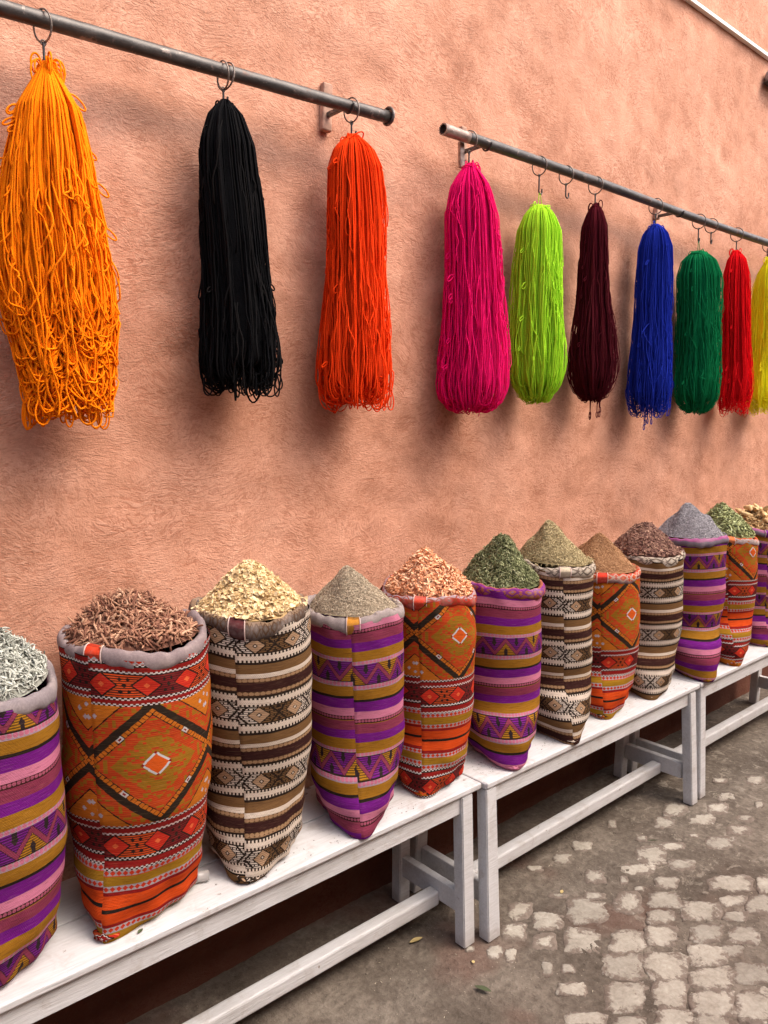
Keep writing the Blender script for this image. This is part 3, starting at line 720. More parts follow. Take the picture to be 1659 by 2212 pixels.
def skein(d, seed):
    r = np.random.default_rng(seed)
    n = d['S']; R = d['R']; x0 = d['x']; zt, zb = d['zt'], d['zb']; mess = d['mess']; ty = d['ty']
    pt = np.array([p[0] for p in d['prof']]); pf = np.array([p[1] for p in d['prof']])
    if mess < .9: pf = pf*np.interp(pt, [0, .03, .12, .25, .5], [1, 1.2, 1.18, 1.08, 1])
    prof = lambda t: np.interp(np.clip(t, 0, 1), pt, pf)
    root = empty('yarn_skein', (ty, PY, zt)); tag(root, d['lab'], 'yarn skein', 'yarn skeins hanging from the rails')
    mat = mat_yarn('%s yarn' % d['n'], d['c'], {'black': .6, 'yellow': .95, 'lime': .6, 'orange': .38}.get(d['n'], .42), .08 if d['n'] != 'black' else .0)
    Hh = zt - zb; cyy = PY + .0
    lockN = max(7, int(2*PI*R/.045))
    lph = r.random()*6
    def surf(phi, rho, t):
        rr = prof(t)*R*rho
        groove = 1 - .07*(np.abs(np.sin((phi+.25*np.sin(t*5+lph))*lockN/2+lph)) < .35)*np.clip(t*4, 0, 1)
        ax = ty + (x0-ty)*np.clip(t*1.4, 0, 1) + .006*np.sin(t*3.3+lph*2)*np.clip(t*3, 0, 1)
        rr = rr*(1 + .05*np.sin(2*phi+t*4+lph) + .035*np.sin(3*phi-t*6+lph*3))
        ycap = rr*groove*np.sin(phi)
        return np.stack([ax + rr*groove*np.cos(phi), cyy + np.minimum(ycap, WALL-.012-cyy) - .0*t, zt - t*Hh], -1)
    # main strands: down the outside, round the bottom bend, back up inside
    ND, NT, NU = 34, 9, 5
    phi0 = np.sort(r.uniform(0, 2*PI, n))
    # few at the very back
    rho = r.uniform(.80, 1.03, n); rho[r.random(n) < .3] *= .88
    tend = 1 - (.10 if d['rag'] > .015 else .035)*r.random(n)**1.2 - d['rag']*2*r.random(n)
    loose = r.random(n) < .10+.28*mess
    tend[loose] = r.uniform(.45, .97, loose.sum())
    s = np.linspace(0, 1, ND)[None]
    t = s*tend[:, None]
    amp = (.05 + .09*mess*r.random(n)**2)[:, None]*tend[:, None]**2*np.clip(t*3, .15, 1)*(.25 + .85*np.clip((t-.3)*1.8, 0, 1))
    phi = phi0[:, None] + amp*smooth_noise(n, s[0], r) + .04*np.sin(lph+t*4)
    phi = phi + .55/lockN*np.sin(phi*lockN+lph)*np.clip(t*3, 0, 1)
    rh = rho[:, None] + (.3+.9*np.clip((t-.3)*2, 0, 1))*(.015+.035*mess*r.random(n)**2)[:, None]*smooth_noise(n, s[0], r, (1, 2, 4), (1, .7, .35))*tend[:, None]**2
    D = surf(phi, rh, t)
    # kinks
    D += r.normal(0, .00025, D.shape)*np.clip(t*6, 0, 1)[..., None]
    # U-turn: inward and tangentially
    end = D[:, -1]; dphi = r.normal(0, .35, n); rin = rho*r.uniform(.25, .75, n)
    tgt = surf((phi[:, -1]+dphi)[:, None], rin[:, None], tend[:, None])[:, 0]
    dep = r.uniform(.012, .045 if d['rag'] > .015 else .020, n)*(1+d['rag']*8*r.random(n))
    th = np.linspace(0, PI, NT+1)[1:]
    m = (1-np.cos(th))/2
    U = end[:, None]*(1-m)[None, :, None] + tgt[:, None]*m[None, :, None]
    U[..., 2] -= dep[:, None]*np.sin(th)[None]
    up = tgt[:, None] + np.stack([np.zeros((n, NU)), np.zeros((n, NU)), np.linspace(.02, .12, NU)[None].repeat(n, 0)], -1)
    P = np.concatenate([D, U, up], 1)
    yr = d['yr']*r.uniform(.85, 1.15, n)
    V, F, idx = tubes(P, yr, 4)
    tint = r.uniform(.15, .85, n)[idx]
    o = link('strands', np_mesh('strands', V, F, attrs={'tint': tint}), mat, root); o['kind'] = 'stuff'
    # inner mass so that nothing shows through
    NP, NQ = 24, 30
    tt = np.linspace(.0, .965, NQ)[:, None].repeat(NP, 1); pp = (np.arange(NP)*2*PI/NP)[None].repeat(NQ, 0)
    rr0 = np.where(tt > .90, .78*np.sqrt(np.clip(1-((tt-.90)/.066)**2, 0.0, 1)), .80)
    if d['n'] == 'orange': rr0 = rr0*np.where(tt > .8, .92, 1)
    K = surf(pp, rr0+.001, tt).reshape(-1, 3)
    link('inner_core', np_mesh('inner_core', K, grid_faces(NP, NQ, 0, True), attrs={'tint': np.zeros(len(K))}), mat, root)
    # surface strays and curls
    ns = int(10 + 45*mess); N2 = 22
    s2 = np.linspace(0, 1, N2)
    ts = r.uniform(.05 if mess < .9 else .3, .78, ns); ln = r.uniform(.10, .40, ns)
    ph = r.uniform(PI*.85, PI*2.15, ns)
    t2 = ts[:, None] + ln[:, None]*s2[None]
    p2 = ph[:, None] + .25*(r.normal(0, 1, ns))[:, None]*s2[None] + .05*smooth_noise(ns, s2, r, (1, 2, 3), (1, .5, .3))*(.5+mess)
    env = np.sin(s2*PI)[None]**.5; r2 = .90 + .13*env + .05*env*np.abs(np.sin(s2*PI*r.uniform(1, 3, (ns, 1))+r.random((ns, 1))*3))*(.4+mess)
    t2 = t2 + .018*np.sin(s2[None]*2*PI*r.uniform(.5, 2, (ns, 1)))*mess
    Q = surf(p2, r2, np.clip(t2, .02, 1.03))
    # small loops: some strays end in a curl
    V2, F2, i2 = tubes(Q, d['yr']*.95, 4)
    # hanging loops at the bottom rim
    nl = int(6 + 22*mess + (8 if d['rag'] > .02 else 0)); th2 = np.linspace(0, 2*PI, 20)
    pl = r.uniform(0, 2*PI, nl); base = surf(pl[:, None], r.uniform(.3, 1., (nl, 1)), np.full((nl, 1), .99))[:, 0]
    wdt = r.uniform(.003, .010, nl)*(1+mess*1.2); hg = r.uniform(.012, .032, nl)*(1+.6*mess)*(1 if d['rag'] > .015 else .45)
    L = np.zeros((nl, 20, 3)); dirs = r.uniform(-.6, .6, nl)
    L[..., 0] = base[:, 0:1] + wdt[:, None]*np.sin(th2)[None]*np.cos(dirs)[:, None]*np.sin(th2/2)[None]
    L[..., 1] = base[:, 1:2] + wdt[:, None]*np.sin(th2)[None]*np.sin(dirs)[:, None]
    L[..., 2] = base[:, 2:3] - hg[:, None]*(1-np.cos(th2))[None]*.75 + .03 - .01
    # little loops that stand out from the sides
    nk = int(5 + 9*mess); tk = r.uniform(.08, .9, nk); pk = np.where(r.random(nk) < .5, 0, PI) + r.normal(0, .12, nk)
    bk = surf(pk[:, None], np.full((nk, 1), .97), tk[:, None])[:, 0]; ok = r.uniform(.005, .013, nk)*(1+.7*mess); hk = r.uniform(.004, .010, nk)
    K2 = np.zeros((nk, 20, 3)); K2[..., 0] = bk[:, 0:1] + (np.cos(pk)*ok)[:, None]*(1-np.cos(th2))[None]*.8
    K2[..., 1] = bk[:, 1:2] - .004; K2[..., 2] = bk[:, 2:3] + hk[:, None]*np.sin(th2)[None] - (ok*.5)[:, None]*(1-np.cos(th2))[None]
    L = np.concatenate([L, K2]); nl = len(L)
    V3, F3, i3 = tubes(L, d['yr']*.95, 4)
    Vs = np.concatenate([V2, V3]); Fs = np.concatenate([F2, F3+len(V2)])
    tn = np.concatenate([r.uniform(.4, 1, ns)[i2], r.uniform(.2, .9, nl)[i3]])
    o = link('stray_strands', np_mesh('stray_strands', Vs, Fs, attrs={'tint': tn}), mat, root); o['kind'] = 'stuff'
    if mess > .9:
        # tangled swags across the lower third
        nz = 130; s3 = np.linspace(0, 1, 30); tc = r.uniform(.74, 1.02, nz); pc = r.uniform(PI, 2*PI, nz); wv = r.uniform(.25, .75, nz)
        p3 = pc[:, None] + (s3[None]-.5)*2*wv[:, None]; sag = r.uniform(.05, .17, nz)
        t3 = tc[:, None] - sag[:, None]*(np.abs(s3[None]-.5)*2)**2*1.2 + .004*smooth_noise(nz, s3, r)
        Q3 = surf(p3, .84 + (.10 + .12*r.random((nz, 1)))*np.sin(s3*PI)[None]**.4 + .006*smooth_noise(nz, s3, r, (1, 2), (1, .5)), t3)
        V4, F4, i4 = tubes(Q3, d['yr'], 4)
        o = link('tangled_swags', np_mesh('tangled_swags', V4, F4, attrs={'tint': r.uniform(.2, .9, nz)[i4]}), mat, root); o['kind'] = 'stuff'
    # knot at the top: a few wraps and a tuft of small loops
    wr = []
    kr = max(.006, prof(.035)*R*.75)
    for k in range(7):
        a = np.linspace(0, 2*PI, 24); tilt = r.normal(0, .35)
        cz = zt - .018 - .004*k + r.normal(0, .003)
        wr.append(np.stack([ty + kr*np.cos(a), PY + kr*np.sin(a), cz + kr*tilt*np.cos(a+k)], -1))
    for k in range(int(6+16*max(0, mess-.25))):
        a = np.linspace(0, 2*PI, 24); q = r.uniform(.006, .014)*(1+.5*mess); ph_ = r.uniform(0, 2*PI); lift = r.uniform(-.012, .010)
        wr.append(np.stack([ty + np.cos(ph_)*(kr*.6 + q*(1-np.cos(a))*.6), PY + np.sin(ph_)*(kr*.6 + q*(1-np.cos(a))*.6), zt - .014 + lift + q*np.sin(a)*1.1], -1))
    V5, F5, i5 = tubes(np.array(wr), d['yr']*1.05, 5)
    link('knot', np_mesh('knot', V5, F5, attrs={'tint': r.uniform(.3, 1, len(wr))[i5]}), mat, root)
    if d.get('thread'):
        zz = d['zt'] + .045
        for sg in (-1, 1):
            P = np.array([[ty+.002*sg, PY, zz], [ty+.006*sg, PY-.002, zz-.02], [ty+.011*sg, PY-.004, zt-.005], [ty+.012*sg, PY-.004, zt-.03]])
            tube_obj('hanging_loop', P, .0012, mat, root, 5)
        for ob in root.children:
            if ob.name.startswith('hanging_loop'):
                a_ = ob.data.attributes.new('tint', 'FLOAT', 'POINT'); a_.data.foreach_set('value', np.full(len(ob.data.vertices), .9))
    for k in range(d.get('tails', 0)):
        bx = x0 + r.uniform(-.03, .03); by = PY + r.uniform(-.03, .02); z0_ = zb - .005; ln_ = r.uniform(.025, .06); a = np.linspace(0, 2*PI, 16)
        lp = np.stack([bx + .006*np.sin(a), np.full(16, by), z0_-ln_-.011+.011*np.cos(a)], -1)
        st = np.stack([bx + r.normal(0, .004)*np.linspace(1, 0, 8), np.full(8, by), np.linspace(z0_+.05, z0_-ln_, 8)], -1)
        ob = tube_obj('tail', np.concatenate([st, lp]), d['yr']*1.15, mat, root, 5)
        a_ = ob.data.attributes.new('tint', 'FLOAT', 'POINT'); a_.data.foreach_set('value', np.full(len(ob.data.vertices), .6))
    if d['n'] == 'blue':
        Pt = np.array([[x0-.085, PY-.03, 1.93], [x0-.115, PY-.035, 1.915], [x0-.145, PY-.04, 1.895], [x0-.150, PY-.04, 1.885], [x0-.135, PY-.035, 1.85], [x0-.11, PY-.03, 1.80], [x0-.09, PY-.03, 1.75], [x0-.085, PY-.03, 1.72]])
        ob = tube_obj('loose_strand', Pt, .0014, mat, root, 5)
        a_ = ob.data.attributes.new('tint', 'FLOAT', 'POINT'); a_.data.foreach_set('value', np.full(len(ob.data.vertices), .2))
HOOKLAB = {'orange': 'thick wire ring hook at the far left, carrying the orange skein', 'black': 'doubled wire ring hook carrying the black skein', 'red': 'wire ring hook near the flanged rail end, carrying the red-orange skein',
 'pink': 'wire ring hook on the pale rail end, carrying the magenta skein', 'lime': 'wire ring hook carrying the lime green skein', 'maroon': 'wire ring hook carrying the dark maroon skein', 'blue': 'wire ring hook carrying the royal blue skein',
 'green': 'wire ring hook carrying the emerald green skein', 'scarlet': 'wire ring hook carrying the scarlet skein', 'yellow': 'wire ring hook at the right edge, carrying the yellow skein'}
for i, d in enumerate(SKEINS):
    zb_ = d['zt'] + (.040 if d.get('thread') else -.004)
    if d['n'] in ('maroon', 'blue', 'scarlet', 'yellow', 'pink'): zb_ = d['zt'] - .012
    ring_hook(d['ty']-.004, zb_, HOOKLAB[d['n']], yaw=[.25, -.08, .05, .1, .0, .02, .05, .05, .0, .0][i], twist=[.3, .5, .2, 0, .1, .4, .3, .2, .1, .2][i])
    if d['n'] == 'black':
        tube_obj('ring', ring_pts((d['ty']+.004, PY, rail_z(d['ty'])+.0165+.003-.031), .031, 30, (math.cos(.16), math.sin(.16), -.1)), .0021, M_WIRE, [o for o in bpy.data.objects if o.get('label', '').startswith('doubled')][0], 7)
    skein(d, 50+i)
ring_hook(2.345, 2.325, 'empty wire ring hook between the lime and maroon skeins', .0, .1)
ring_hook(3.425, 2.325, 'empty wire ring hook between the green and scarlet skeins', .03, .2)

# ------------------------------------------------------------------ sacks
#        x     r     zrim  tipdx  tipdy  fabric  q at rim   taper  rim style
RIMS = {
 'grey': dict(main=srgb(150, 140, 142), second=srgb(214, 150, 176), where=(.66, .9)),
 'grey_orange': dict(main=srgb(150, 134, 134), second=srgb(214, 84, 24), where=(-.2, .17)),
 'grey_dark': dict(main=srgb(104, 92, 84), second=srgb(140, 116, 92), where=(.42, .66), motif=(srgb(90, 66, 44), .02, srgb(120, 110, 100))),
 'grey_pink': dict(main=srgb(168, 156, 152), second=srgb(204, 138, 160), where=(-.2, .20)),
 'red': dict(main=srgb(190, 44, 22), second=srgb(176, 150, 154), where=(.40, .58), motif=(srgb(160, 60, 30), .06, srgb(120, 90, 80))),
 'purple_zig': dict(main=srgb(176, 100, 70), second=srgb(150, 60, 140), where=(.40, .5), motif=(srgb(130, 40, 130), .05, srgb(150, 110, 150))),
 'cream': dict(main=srgb(200, 186, 166), second=srgb(188, 172, 150), where=(.6, .8), motif=(srgb(110, 98, 86), .06, srgb(214, 206, 190))),
 'orange_grey': dict(main=srgb(206, 66, 24), second=srgb(168, 130, 132), where=(.05, .26), motif=(srgb(200, 170, 150), .055, srgb(210, 120, 40))),
 'mauve': dict(main=srgb(140, 128, 142), second=srgb(178, 100, 150), where=(.36, .62)),
 'orange_pale': dict(main=srgb(206, 84, 30), second=srgb(180, 160, 156), where=(.2, .44), motif=(srgb(196, 176, 170), .06, srgb(196, 110, 40))),
}
SACKS = [
 dict(x=.345, r=.152, z=1.035, tip=(-.145, -.120), f='purple', q=.06, rim='grey', patch=None, lab='purple and pink striped sack cut off by the left edge, filled with silvery dried leaves'),
 dict(x=.668, r=.152, z=1.078, tip=(-0.143, -0.120), f='orange', q=.838, rim='grey_orange', patch=srgb(196, 60, 30), lab='orange and red kilim sack with one large diamond, filled with brown twigs'),
 dict(x=.962, r=.139, z=1.090, tip=(-0.113, -0.142), f='brown', q=.64, rim='grey_dark', patch=srgb(74, 32, 34), lab='brown and cream banded sack with a dark grey rim, filled with pale yellow flakes'),
 dict(x=1.285, r=.130, z=1.036, tip=(-0.112, -0.167), f='purple', q=.55, rim='grey_pink', patch=srgb(176, 120, 40), lab='purple striped sack with a gold patch on its grey rim, holding beige seeds'),
 dict(x=1.573, r=.139, z=1.043, tip=(-0.135, -0.115), f='orange', q=.05, rim='red', patch=srgb(200, 60, 30), lab='orange kilim sack with a red rolled rim, filled with peach coloured bark slivers'),
 dict(x=1.889, r=.138, z=1.022, tip=(-0.126, -0.183), f='purple', q=.43, noseam=1, rim='purple_zig', patch=None, lab='purple striped sack with a patterned zigzag rim, filled with curled green leaves'),
 dict(x=2.177, r=.138, z=1.052, tip=(-0.114, -0.185), f='brown', q=.18, rim='cream', patch=srgb(190, 176, 150), lab='brown and cream banded sack with a cream rim, heaped with olive beige herbs'),
 dict(x=2.468, r=.139, z=.992, tip=(-0.146, -0.131), f='orange', q=.985, rim='orange_grey', patch=srgb(206, 60, 40), lab='orange kilim sack with an orange rim, filled with fine ginger brown powder'),
 dict(x=2.788, r=.145, z=1.015, tip=(-0.160, -0.141), f='brown', q=.14, noseam=1, rim='cream', patch=None, lab='brown and cream banded sack filled with dark reddish bark chips'),
 dict(x=3.143, r=.148, z=1.048, tip=(-0.169, -0.197), f='purple', q=.76, noseam=1, rim='mauve', patch=None, lab='purple and gold striped sack filled with grey lavender'),
 dict(x=3.452, r=.145, z=1.015, tip=(-0.185, -0.173), f='orange', q=.14, rim='orange_pale', patch=srgb(210, 120, 70), lab='orange kilim sack near the right edge, filled with flat pale green leaves'),
 dict(x=3.770, r=.150, z=1.030, tip=(-.10, -.15), f='purple', q=.74, rim='mauve', patch=srgb(110, 20, 130), lab='purple striped sack cut off by the right edge, filled with dried tan pods'),
]
SY = 1.59
def sack(d, i):
    r0 = np.random.default_rng(200+i); x0, R, zr = d['x'], d['r'], d['z']
    Hs = zr - BT; tx, ty = d['tip']; phit = math.atan2(ty, tx); Dt = math.hypot(tx, ty)
    root = empty('spice_sack', (x0, SY, BT)); tag(root, d['lab'], 'sack', 'woven sacks standing on the benches')
    nu, nv = 168, 110
    a = np.linspace(0, 2*PI, nu); phi = phit + a
    tz = np.concatenate([[0, .004, .010, .02, .032, .046], np.linspace(.062, 1, nv-6)])
    A, T = np.meshgrid(a, tz); PH = phit + A
    z = T*Hs
    # radius along the height
    rad1 = R*np.interp(tz, [0, .02, .06, .15, .3, .45, .6, .8, .93, 1], [.66, .76, .83, .91, .97, 1., 1.01, 1., .985, .955])
    r2 = np.interp(tz, [0, .04, .10, .18, .30, .42, 1], ([.016, .030, .050, .080, .115, R*.99, R*.99] if i == 1 else [.034, .052, .074, .098, .122, R*.99, R*.99]))
    ext = np.interp(tz, [0, .03, .08, .16, .27, .38, .50, 1], [Dt*.985, Dt, Dt*.975, Dt*.93, max(Dt*.80, R), R*1.03, R, R*.9])
    pin = np.interp(tz, [0, .25, .42], [1, 1, 0])
    X0, Y0, AR = np.zeros_like(T), np.zeros_like(T), np.zeros_like(T)
    th_ = np.linspace(0, 2*PI, 721); kk_ = 90.
    for row in range(nv):
        dc = max(ext[row]-r2[row], 0)*pin[row]
        h1 = np.full_like(th_, rad1[row]); h2 = dc*np.cos(th_) + r2[row]
        mx_ = np.maximum(h1, h2); h = mx_ + np.log(np.exp(kk_*(h1-mx_))+np.exp(kk_*(h2-mx_)))/kk_ - math.log(2)/kk_*.5
        sg = 1/(1+np.exp(-kk_*(h2-h1))); hp = -dc*np.sin(th_)*sg
        bx, by = h*np.cos(th_)-hp*np.sin(th_), h*np.sin(th_)+hp*np.cos(th_)
        al_ = np.concatenate([[0], np.cumsum(np.hypot(np.diff(bx), np.diff(by)))])
        tgt = np.linspace(0, al_[-1], nu)
        X0[row] = np.interp(tgt, al_, bx); Y0[row] = np.interp(tgt, al_, by)
    TW = phit - .14*T
    bxw = X0*np.cos(TW) - Y0*np.sin(TW); byw = X0*np.sin(TW) + Y0*np.cos(TW)
    PH = np.arctan2(byw, bxw); hull = np.hypot(bxw, byw); del_ = np.minimum(A, 2*PI-A)
    P3 = np.stack([np.cos(PH)*R*3, np.sin(PH)*R*3, z*3], -1)
    lump = fbm(P3, .55, 300+i, 2)*.0065 + fbm(P3, 1.6, 400+i, 2)*.0022
    lowk = np.clip(1-T/.3, 0, 1)
    wr = .0045*lowk*np.sin(z*95 + 2.2*np.sin(PH*2+i) + i) + .004*lowk*np.sin(PH*11+i*2+z*20)
    rimk = np.clip((T-.86)/.14, 0, 1)
    wr = wr + .0035*rimk*np.sin(PH*9 + i*1.7 + z*40)
    seam = -.0030*np.exp(-(del_/.035)**2)*np.clip(T*5, 0, 1)
    seam2 = .0022*np.exp(-((A-.055)/.03)**2)
    Rr = hull + lump*np.clip(T*6, .25, 1) + wr*.9 + (0 if d.get('noseam') else 1)*(seam*.35 + seam2*.6)
    Rr[:, -1] = Rr[:, 0]
    lean = np.sin(T*PI*.5)*0
    X_ = x0 + Rr*np.cos(PH); Y_ = SY + Rr*np.sin(PH)
    zb = BT + .0015 + z
    # ruffle the lowest ring up a bit between tucks
    zb = zb + (T < .001)*.0
    # rim sags
    sag = .006*np.sin(PH*2+i*1.3) + .004*np.sin(PH*3+i*2.1) + (.010 if i in (1, 4) else .005)*np.cos(PH-PI/2)
    zb = zb + sag*T**4
    V = np.stack([X_, Y_, zb], -1).reshape(-1, 3)
    mat, P = FAB[d['f']]
    U = np.where(np.arange(nu)[None] < nu//2, A, A-2*PI)*R; Vv = d['q'] + (zr - BT - z)/P + 4
    if d.get('noseam'): Vv = Vv - (np.arange(nu)[None] >= nu//2)*.011/P
    # the cloth slants a little towards the tip, as the gathers pull it
    uvs = np.stack([U, Vv], -1).reshape(-1, 2)
    F = grid_faces(nu, nv)[:, ::-1]
    # floor disc
    me = np_mesh('sack_cloth', V, F[:, ::-1], uvs)
    link('woven_cloth', me, mat, root)
    # bottom knot at the pinched corner
    n = 26; kk = 14; aa, tt = np.meshgrid(np.linspace(0, 2*PI, n), np.linspace(0, 1, kk))
    tipx, tipy = x0 + math.cos(phit)*(Dt-.016), SY + math.sin(phit)*(Dt-.016)
    rk = (.019 if i in (1, 2, 3) else .015)*np.sin(np.clip(tt, .0, 1)*PI)**.7*(1+.22*np.sin(aa*5+i)+.10*np.sin(aa*9))
    d1 = np.array([math.cos(phit), math.sin(phit), 0]); d2 = np.array([-math.sin(phit), math.cos(phit), 0])
    K = np.array([tipx, tipy, BT+.012]) + rk[..., None]*np.cos(aa)[..., None]*d2*1.35 + (tt*.036-.018)[..., None]*d1 + (np.maximum(rk*np.sin(aa)*.62, -.0105))[..., None]*np.array([0, 0, 1])
    uvk = np.stack([aa*.012+.02, np.full_like(aa, d['q']+4) + tt*.16], -1).reshape(-1, 2)
    link('tied_corner', np_mesh('tied_corner', K.reshape(-1, 3), grid_faces(n, kk), uvk), mat, root)
    # rolled rim
    n2, m2 = 150, 18
    phr = phit - .14; aa = np.linspace(0, 2*PI, n2); ph2 = phr + aa
    tr_ = (.0140 if i < 4 else .0125)*(1 + .10*np.sin(ph2*3+i) + .07*np.sin(ph2*7+i*2) + .035*np.sin(ph2*19+i))
    rc = np.interp(np.zeros(1), [0], [0])[0] + (R*.955 + .001) + fbm(np.stack([np.cos(ph2)*R*3, np.sin(ph2)*R*3], -1), .6, 500+i, 2)*.006
    rc[-1] = rc[0]; tr_[-1] = tr_[0]
    zs = BT + Hs + .006*np.sin(ph2*2+i*1.3) + .004*np.sin(ph2*3+i*2.1) + (.010 if i in (1, 4) else .005)*np.cos(ph2-PI/2) + .003*np.sin(ph2*5+i)
    vv = np.linspace(0, 1, m2)
    AA, VV = np.meshgrid(aa, vv); PP = phr + AA; TH = -PI/2 - .35 + VV*2*PI         # from the outer bottom, up the outside and over
    tubr = tr_[None]*(1 + .05*np.sin(TH*2+PP*4))
    sq = 1.35
    rx = rc[None] + tubr*np.cos(TH)*.85
    zz = zs[None] + tubr*np.sin(TH)*sq - .002 + .0015*np.sin(PP*23+i)
    Vr = np.stack([x0 + rx*np.cos(PP), SY + rx*np.sin(PP), zz], -1).reshape(-1, 3)
    uvr = np.stack([AA*R, VV], -1).reshape(-1, 2)
    st = RIMS[d['rim']]
    key = 'rim ' + d['rim']
    rm = bpy.data.materials.get(key) or mat_rim(key, st['main'], st['second'], st['where'], st.get('motif'))
    link('rolled_rim', np_mesh('rolled_rim', Vr, grid_faces(n2, m2)[:, ::-1], uvr), rm, root)
    if d['patch']:
        wv = np.linspace(-.12, .12, 12); TH2 = np.linspace(-PI*.62, PI*.72, 16)
        AW, TT = np.meshgrid(wv, TH2); PW = phr + .05 + AW
        tb = np.interp((PW-phr) % (2*PI), aa, tr_) + .0018 + .0006*np.sin(TT*5)
        rcp = np.interp((PW-phr) % (2*PI), aa, rc); zsp = np.interp((PW-phr) % (2*PI), aa, zs)
        rx = rcp + tb*np.cos(TT)*.85; zz = zsp + tb*np.sin(TT)*sq - .002
        Vp = np.stack([x0 + rx*np.cos(PW), SY + rx*np.sin(PW), zz], -1).reshape(-1, 3)
        pk = 'patch %d' % i
        pm = mat_rim(pk, d['patch'], val(d['patch'], 1.7), (.45, .62), None, .003)
        link('seam_patch', np_mesh('seam_patch', Vp, grid_faces(12, 16), np.stack([AW*R, (TT+2)/5], -1).reshape(-1, 2)), pm, root)
        ev = []
        for k in (-1, 1):
            PW = phr + .05 + k*.13; tb = TH2
            rr_ = (np.interp((PW-phr) % (2*PI), aa, rc) + (np.interp((PW-phr) % (2*PI), aa, tr_)+.0022)*np.cos(tb)*.85)
            z_ = np.interp((PW-phr) % (2*PI), aa, zs) + (np.interp((PW-phr) % (2*PI), aa, tr_)+.0022)*np.sin(tb)*sq - .002
            ev.append(np.stack([x0+rr_*math.cos(PW), SY+rr_*math.sin(PW), z_], -1))
        V6, F6, _ = tubes(np.array(ev), .0014, 5)
        link('stitching', np_mesh('stitching', V6, F6), bpy.data.materials.get('stitch') or mat_plain('stitch', (.6, .45, .4, 1)), root)
for i, d in enumerate(SACKS): sack(d, i)

# ------------------------------------------------------------------ heaps of spices
def template(kind, r):
    """small piece around the origin, long axis x, returns V, quads"""
    if kind == 'twig':
        n = 4; t = np.linspace(-.5, .5, n); bend = r.uniform(-.07, .07)
        P = np.stack([t, bend*np.cos(t*PI), np.zeros(n)], -1)
        V, F, _ = tubes(P[None], np.array([[.05, .062, .058, .045]]), 5, (0, .1, 1))
        c0 = len(V); V = np.concatenate([V, P[[0, -1]]])
        caps = [[c0, (j+1) % 5, j, c0] for j in range(5)] + [[c0+1, (n-1)*5+j, (n-1)*5+(j+1) % 5, c0+1] for j in range(5)]
        return V, F, [(f[0], f[1], f[2]) for f in caps]
    if kind == 'needle':
        P = np.array([[-.5, 0, 0], [0, .06, .03], [.5, 0, 0]])
        V, F, _ = tubes(P[None], np.array([[.03, .10, .02]]), 3, (0, .1, 1)); return V, F, []
    if kind == 'flake':
        k = 7; a = np.arange(k)*2*PI/k; rr = .5*(1+r.uniform(-.2, .2, k))
        ring = np.stack([rr*np.cos(a), rr*np.sin(a)*.66, .10*np.cos(2*a+r.random()*3)+.05], -1)
        V = np.concatenate([ring, ring*[.95, .95, 1]-[0, 0, .07], [[0, 0, -.03]], [[0, 0, -.10]]])
        tris = [(j, (j+1) % k, 2*k) for j in range(k)] + [(k+(j+1) % k, k+j, 2*k+1) for j in range(k)]
        F = np.array([[j, k+j, k+(j+1) % k, (j+1) % k] for j in range(k)])
        return V, F, tris
    if kind in ('leaf', 'curl'):
        n = 6; t = np.linspace(-.5, .5, n); wd = (.20 if kind == 'leaf' else .11)*np.sin((t+.5)*PI*.92+.12)
        cv = (.06 if kind == 'leaf' else .30)*(1 if r.random() < .5 else -1); tw = r.uniform(-1.2, 1.2)*(1 if kind == 'curl' else .4)
        rows = []
        for k, (tt, w_) in enumerate(zip(t, wd)):
            c = np.array([tt, cv*math.cos(tt*PI*1.2)*(1 if kind == 'leaf' else 1), (.12 if kind == 'curl' else .04)*math.sin(tt*5)])
            an = tw*tt*2; dv = np.array([0, math.cos(an), math.sin(an)])*w_
            up = np.array([0, -math.sin(an), math.cos(an)])
            rows += [c-dv+up*.05, c-up*.02, c+dv+up*.05, c+up*.02]
        V = np.array(rows); F = grid_faces(4, n, 0, True); return V, F, []
    if kind == 'chip':
        V = np.array([[x*.5, y*.28, z*.13] for x in (-1, 1) for y in (-1, 1) for z in (-1, 1)])*(1+r.uniform(-.3, .3, (8, 3)))
        F = np.array([[0, 1, 3, 2], [4, 6, 7, 5], [0, 4, 5, 1], [2, 3, 7, 6], [0, 2, 6, 4], [1, 5, 7, 3]]); return V, F, []
def heap_shape(i, R, h, ax, ay, p=1.0, seed=0):
    """height over the rim plane as a function of polar position"""
    def f(px, py):
        rho = np.hypot(px, py)/R
        # apex moved by (ax, ay): cone towards the shifted apex
        dx, dy = px-ax*(1-rho*.6), py-ay*(1-rho*.6)
        q = np.clip(1-np.hypot(dx, dy)/R, 0, 1)
        k = np.sqrt(q*q+.0)**p
        soft = np.sqrt((1-q)**2 + .30**2) - .28*np.exp(-(1-q)*.8)
        k = np.clip(1-soft, 0, 1)**p; k0 = 1.
        P = np.stack([px, py], -1)
        return h*k/k0 + .011*fbm(P, 7, 700+seed, 2)*(1-rho**4) - .004*rho**6
    return f
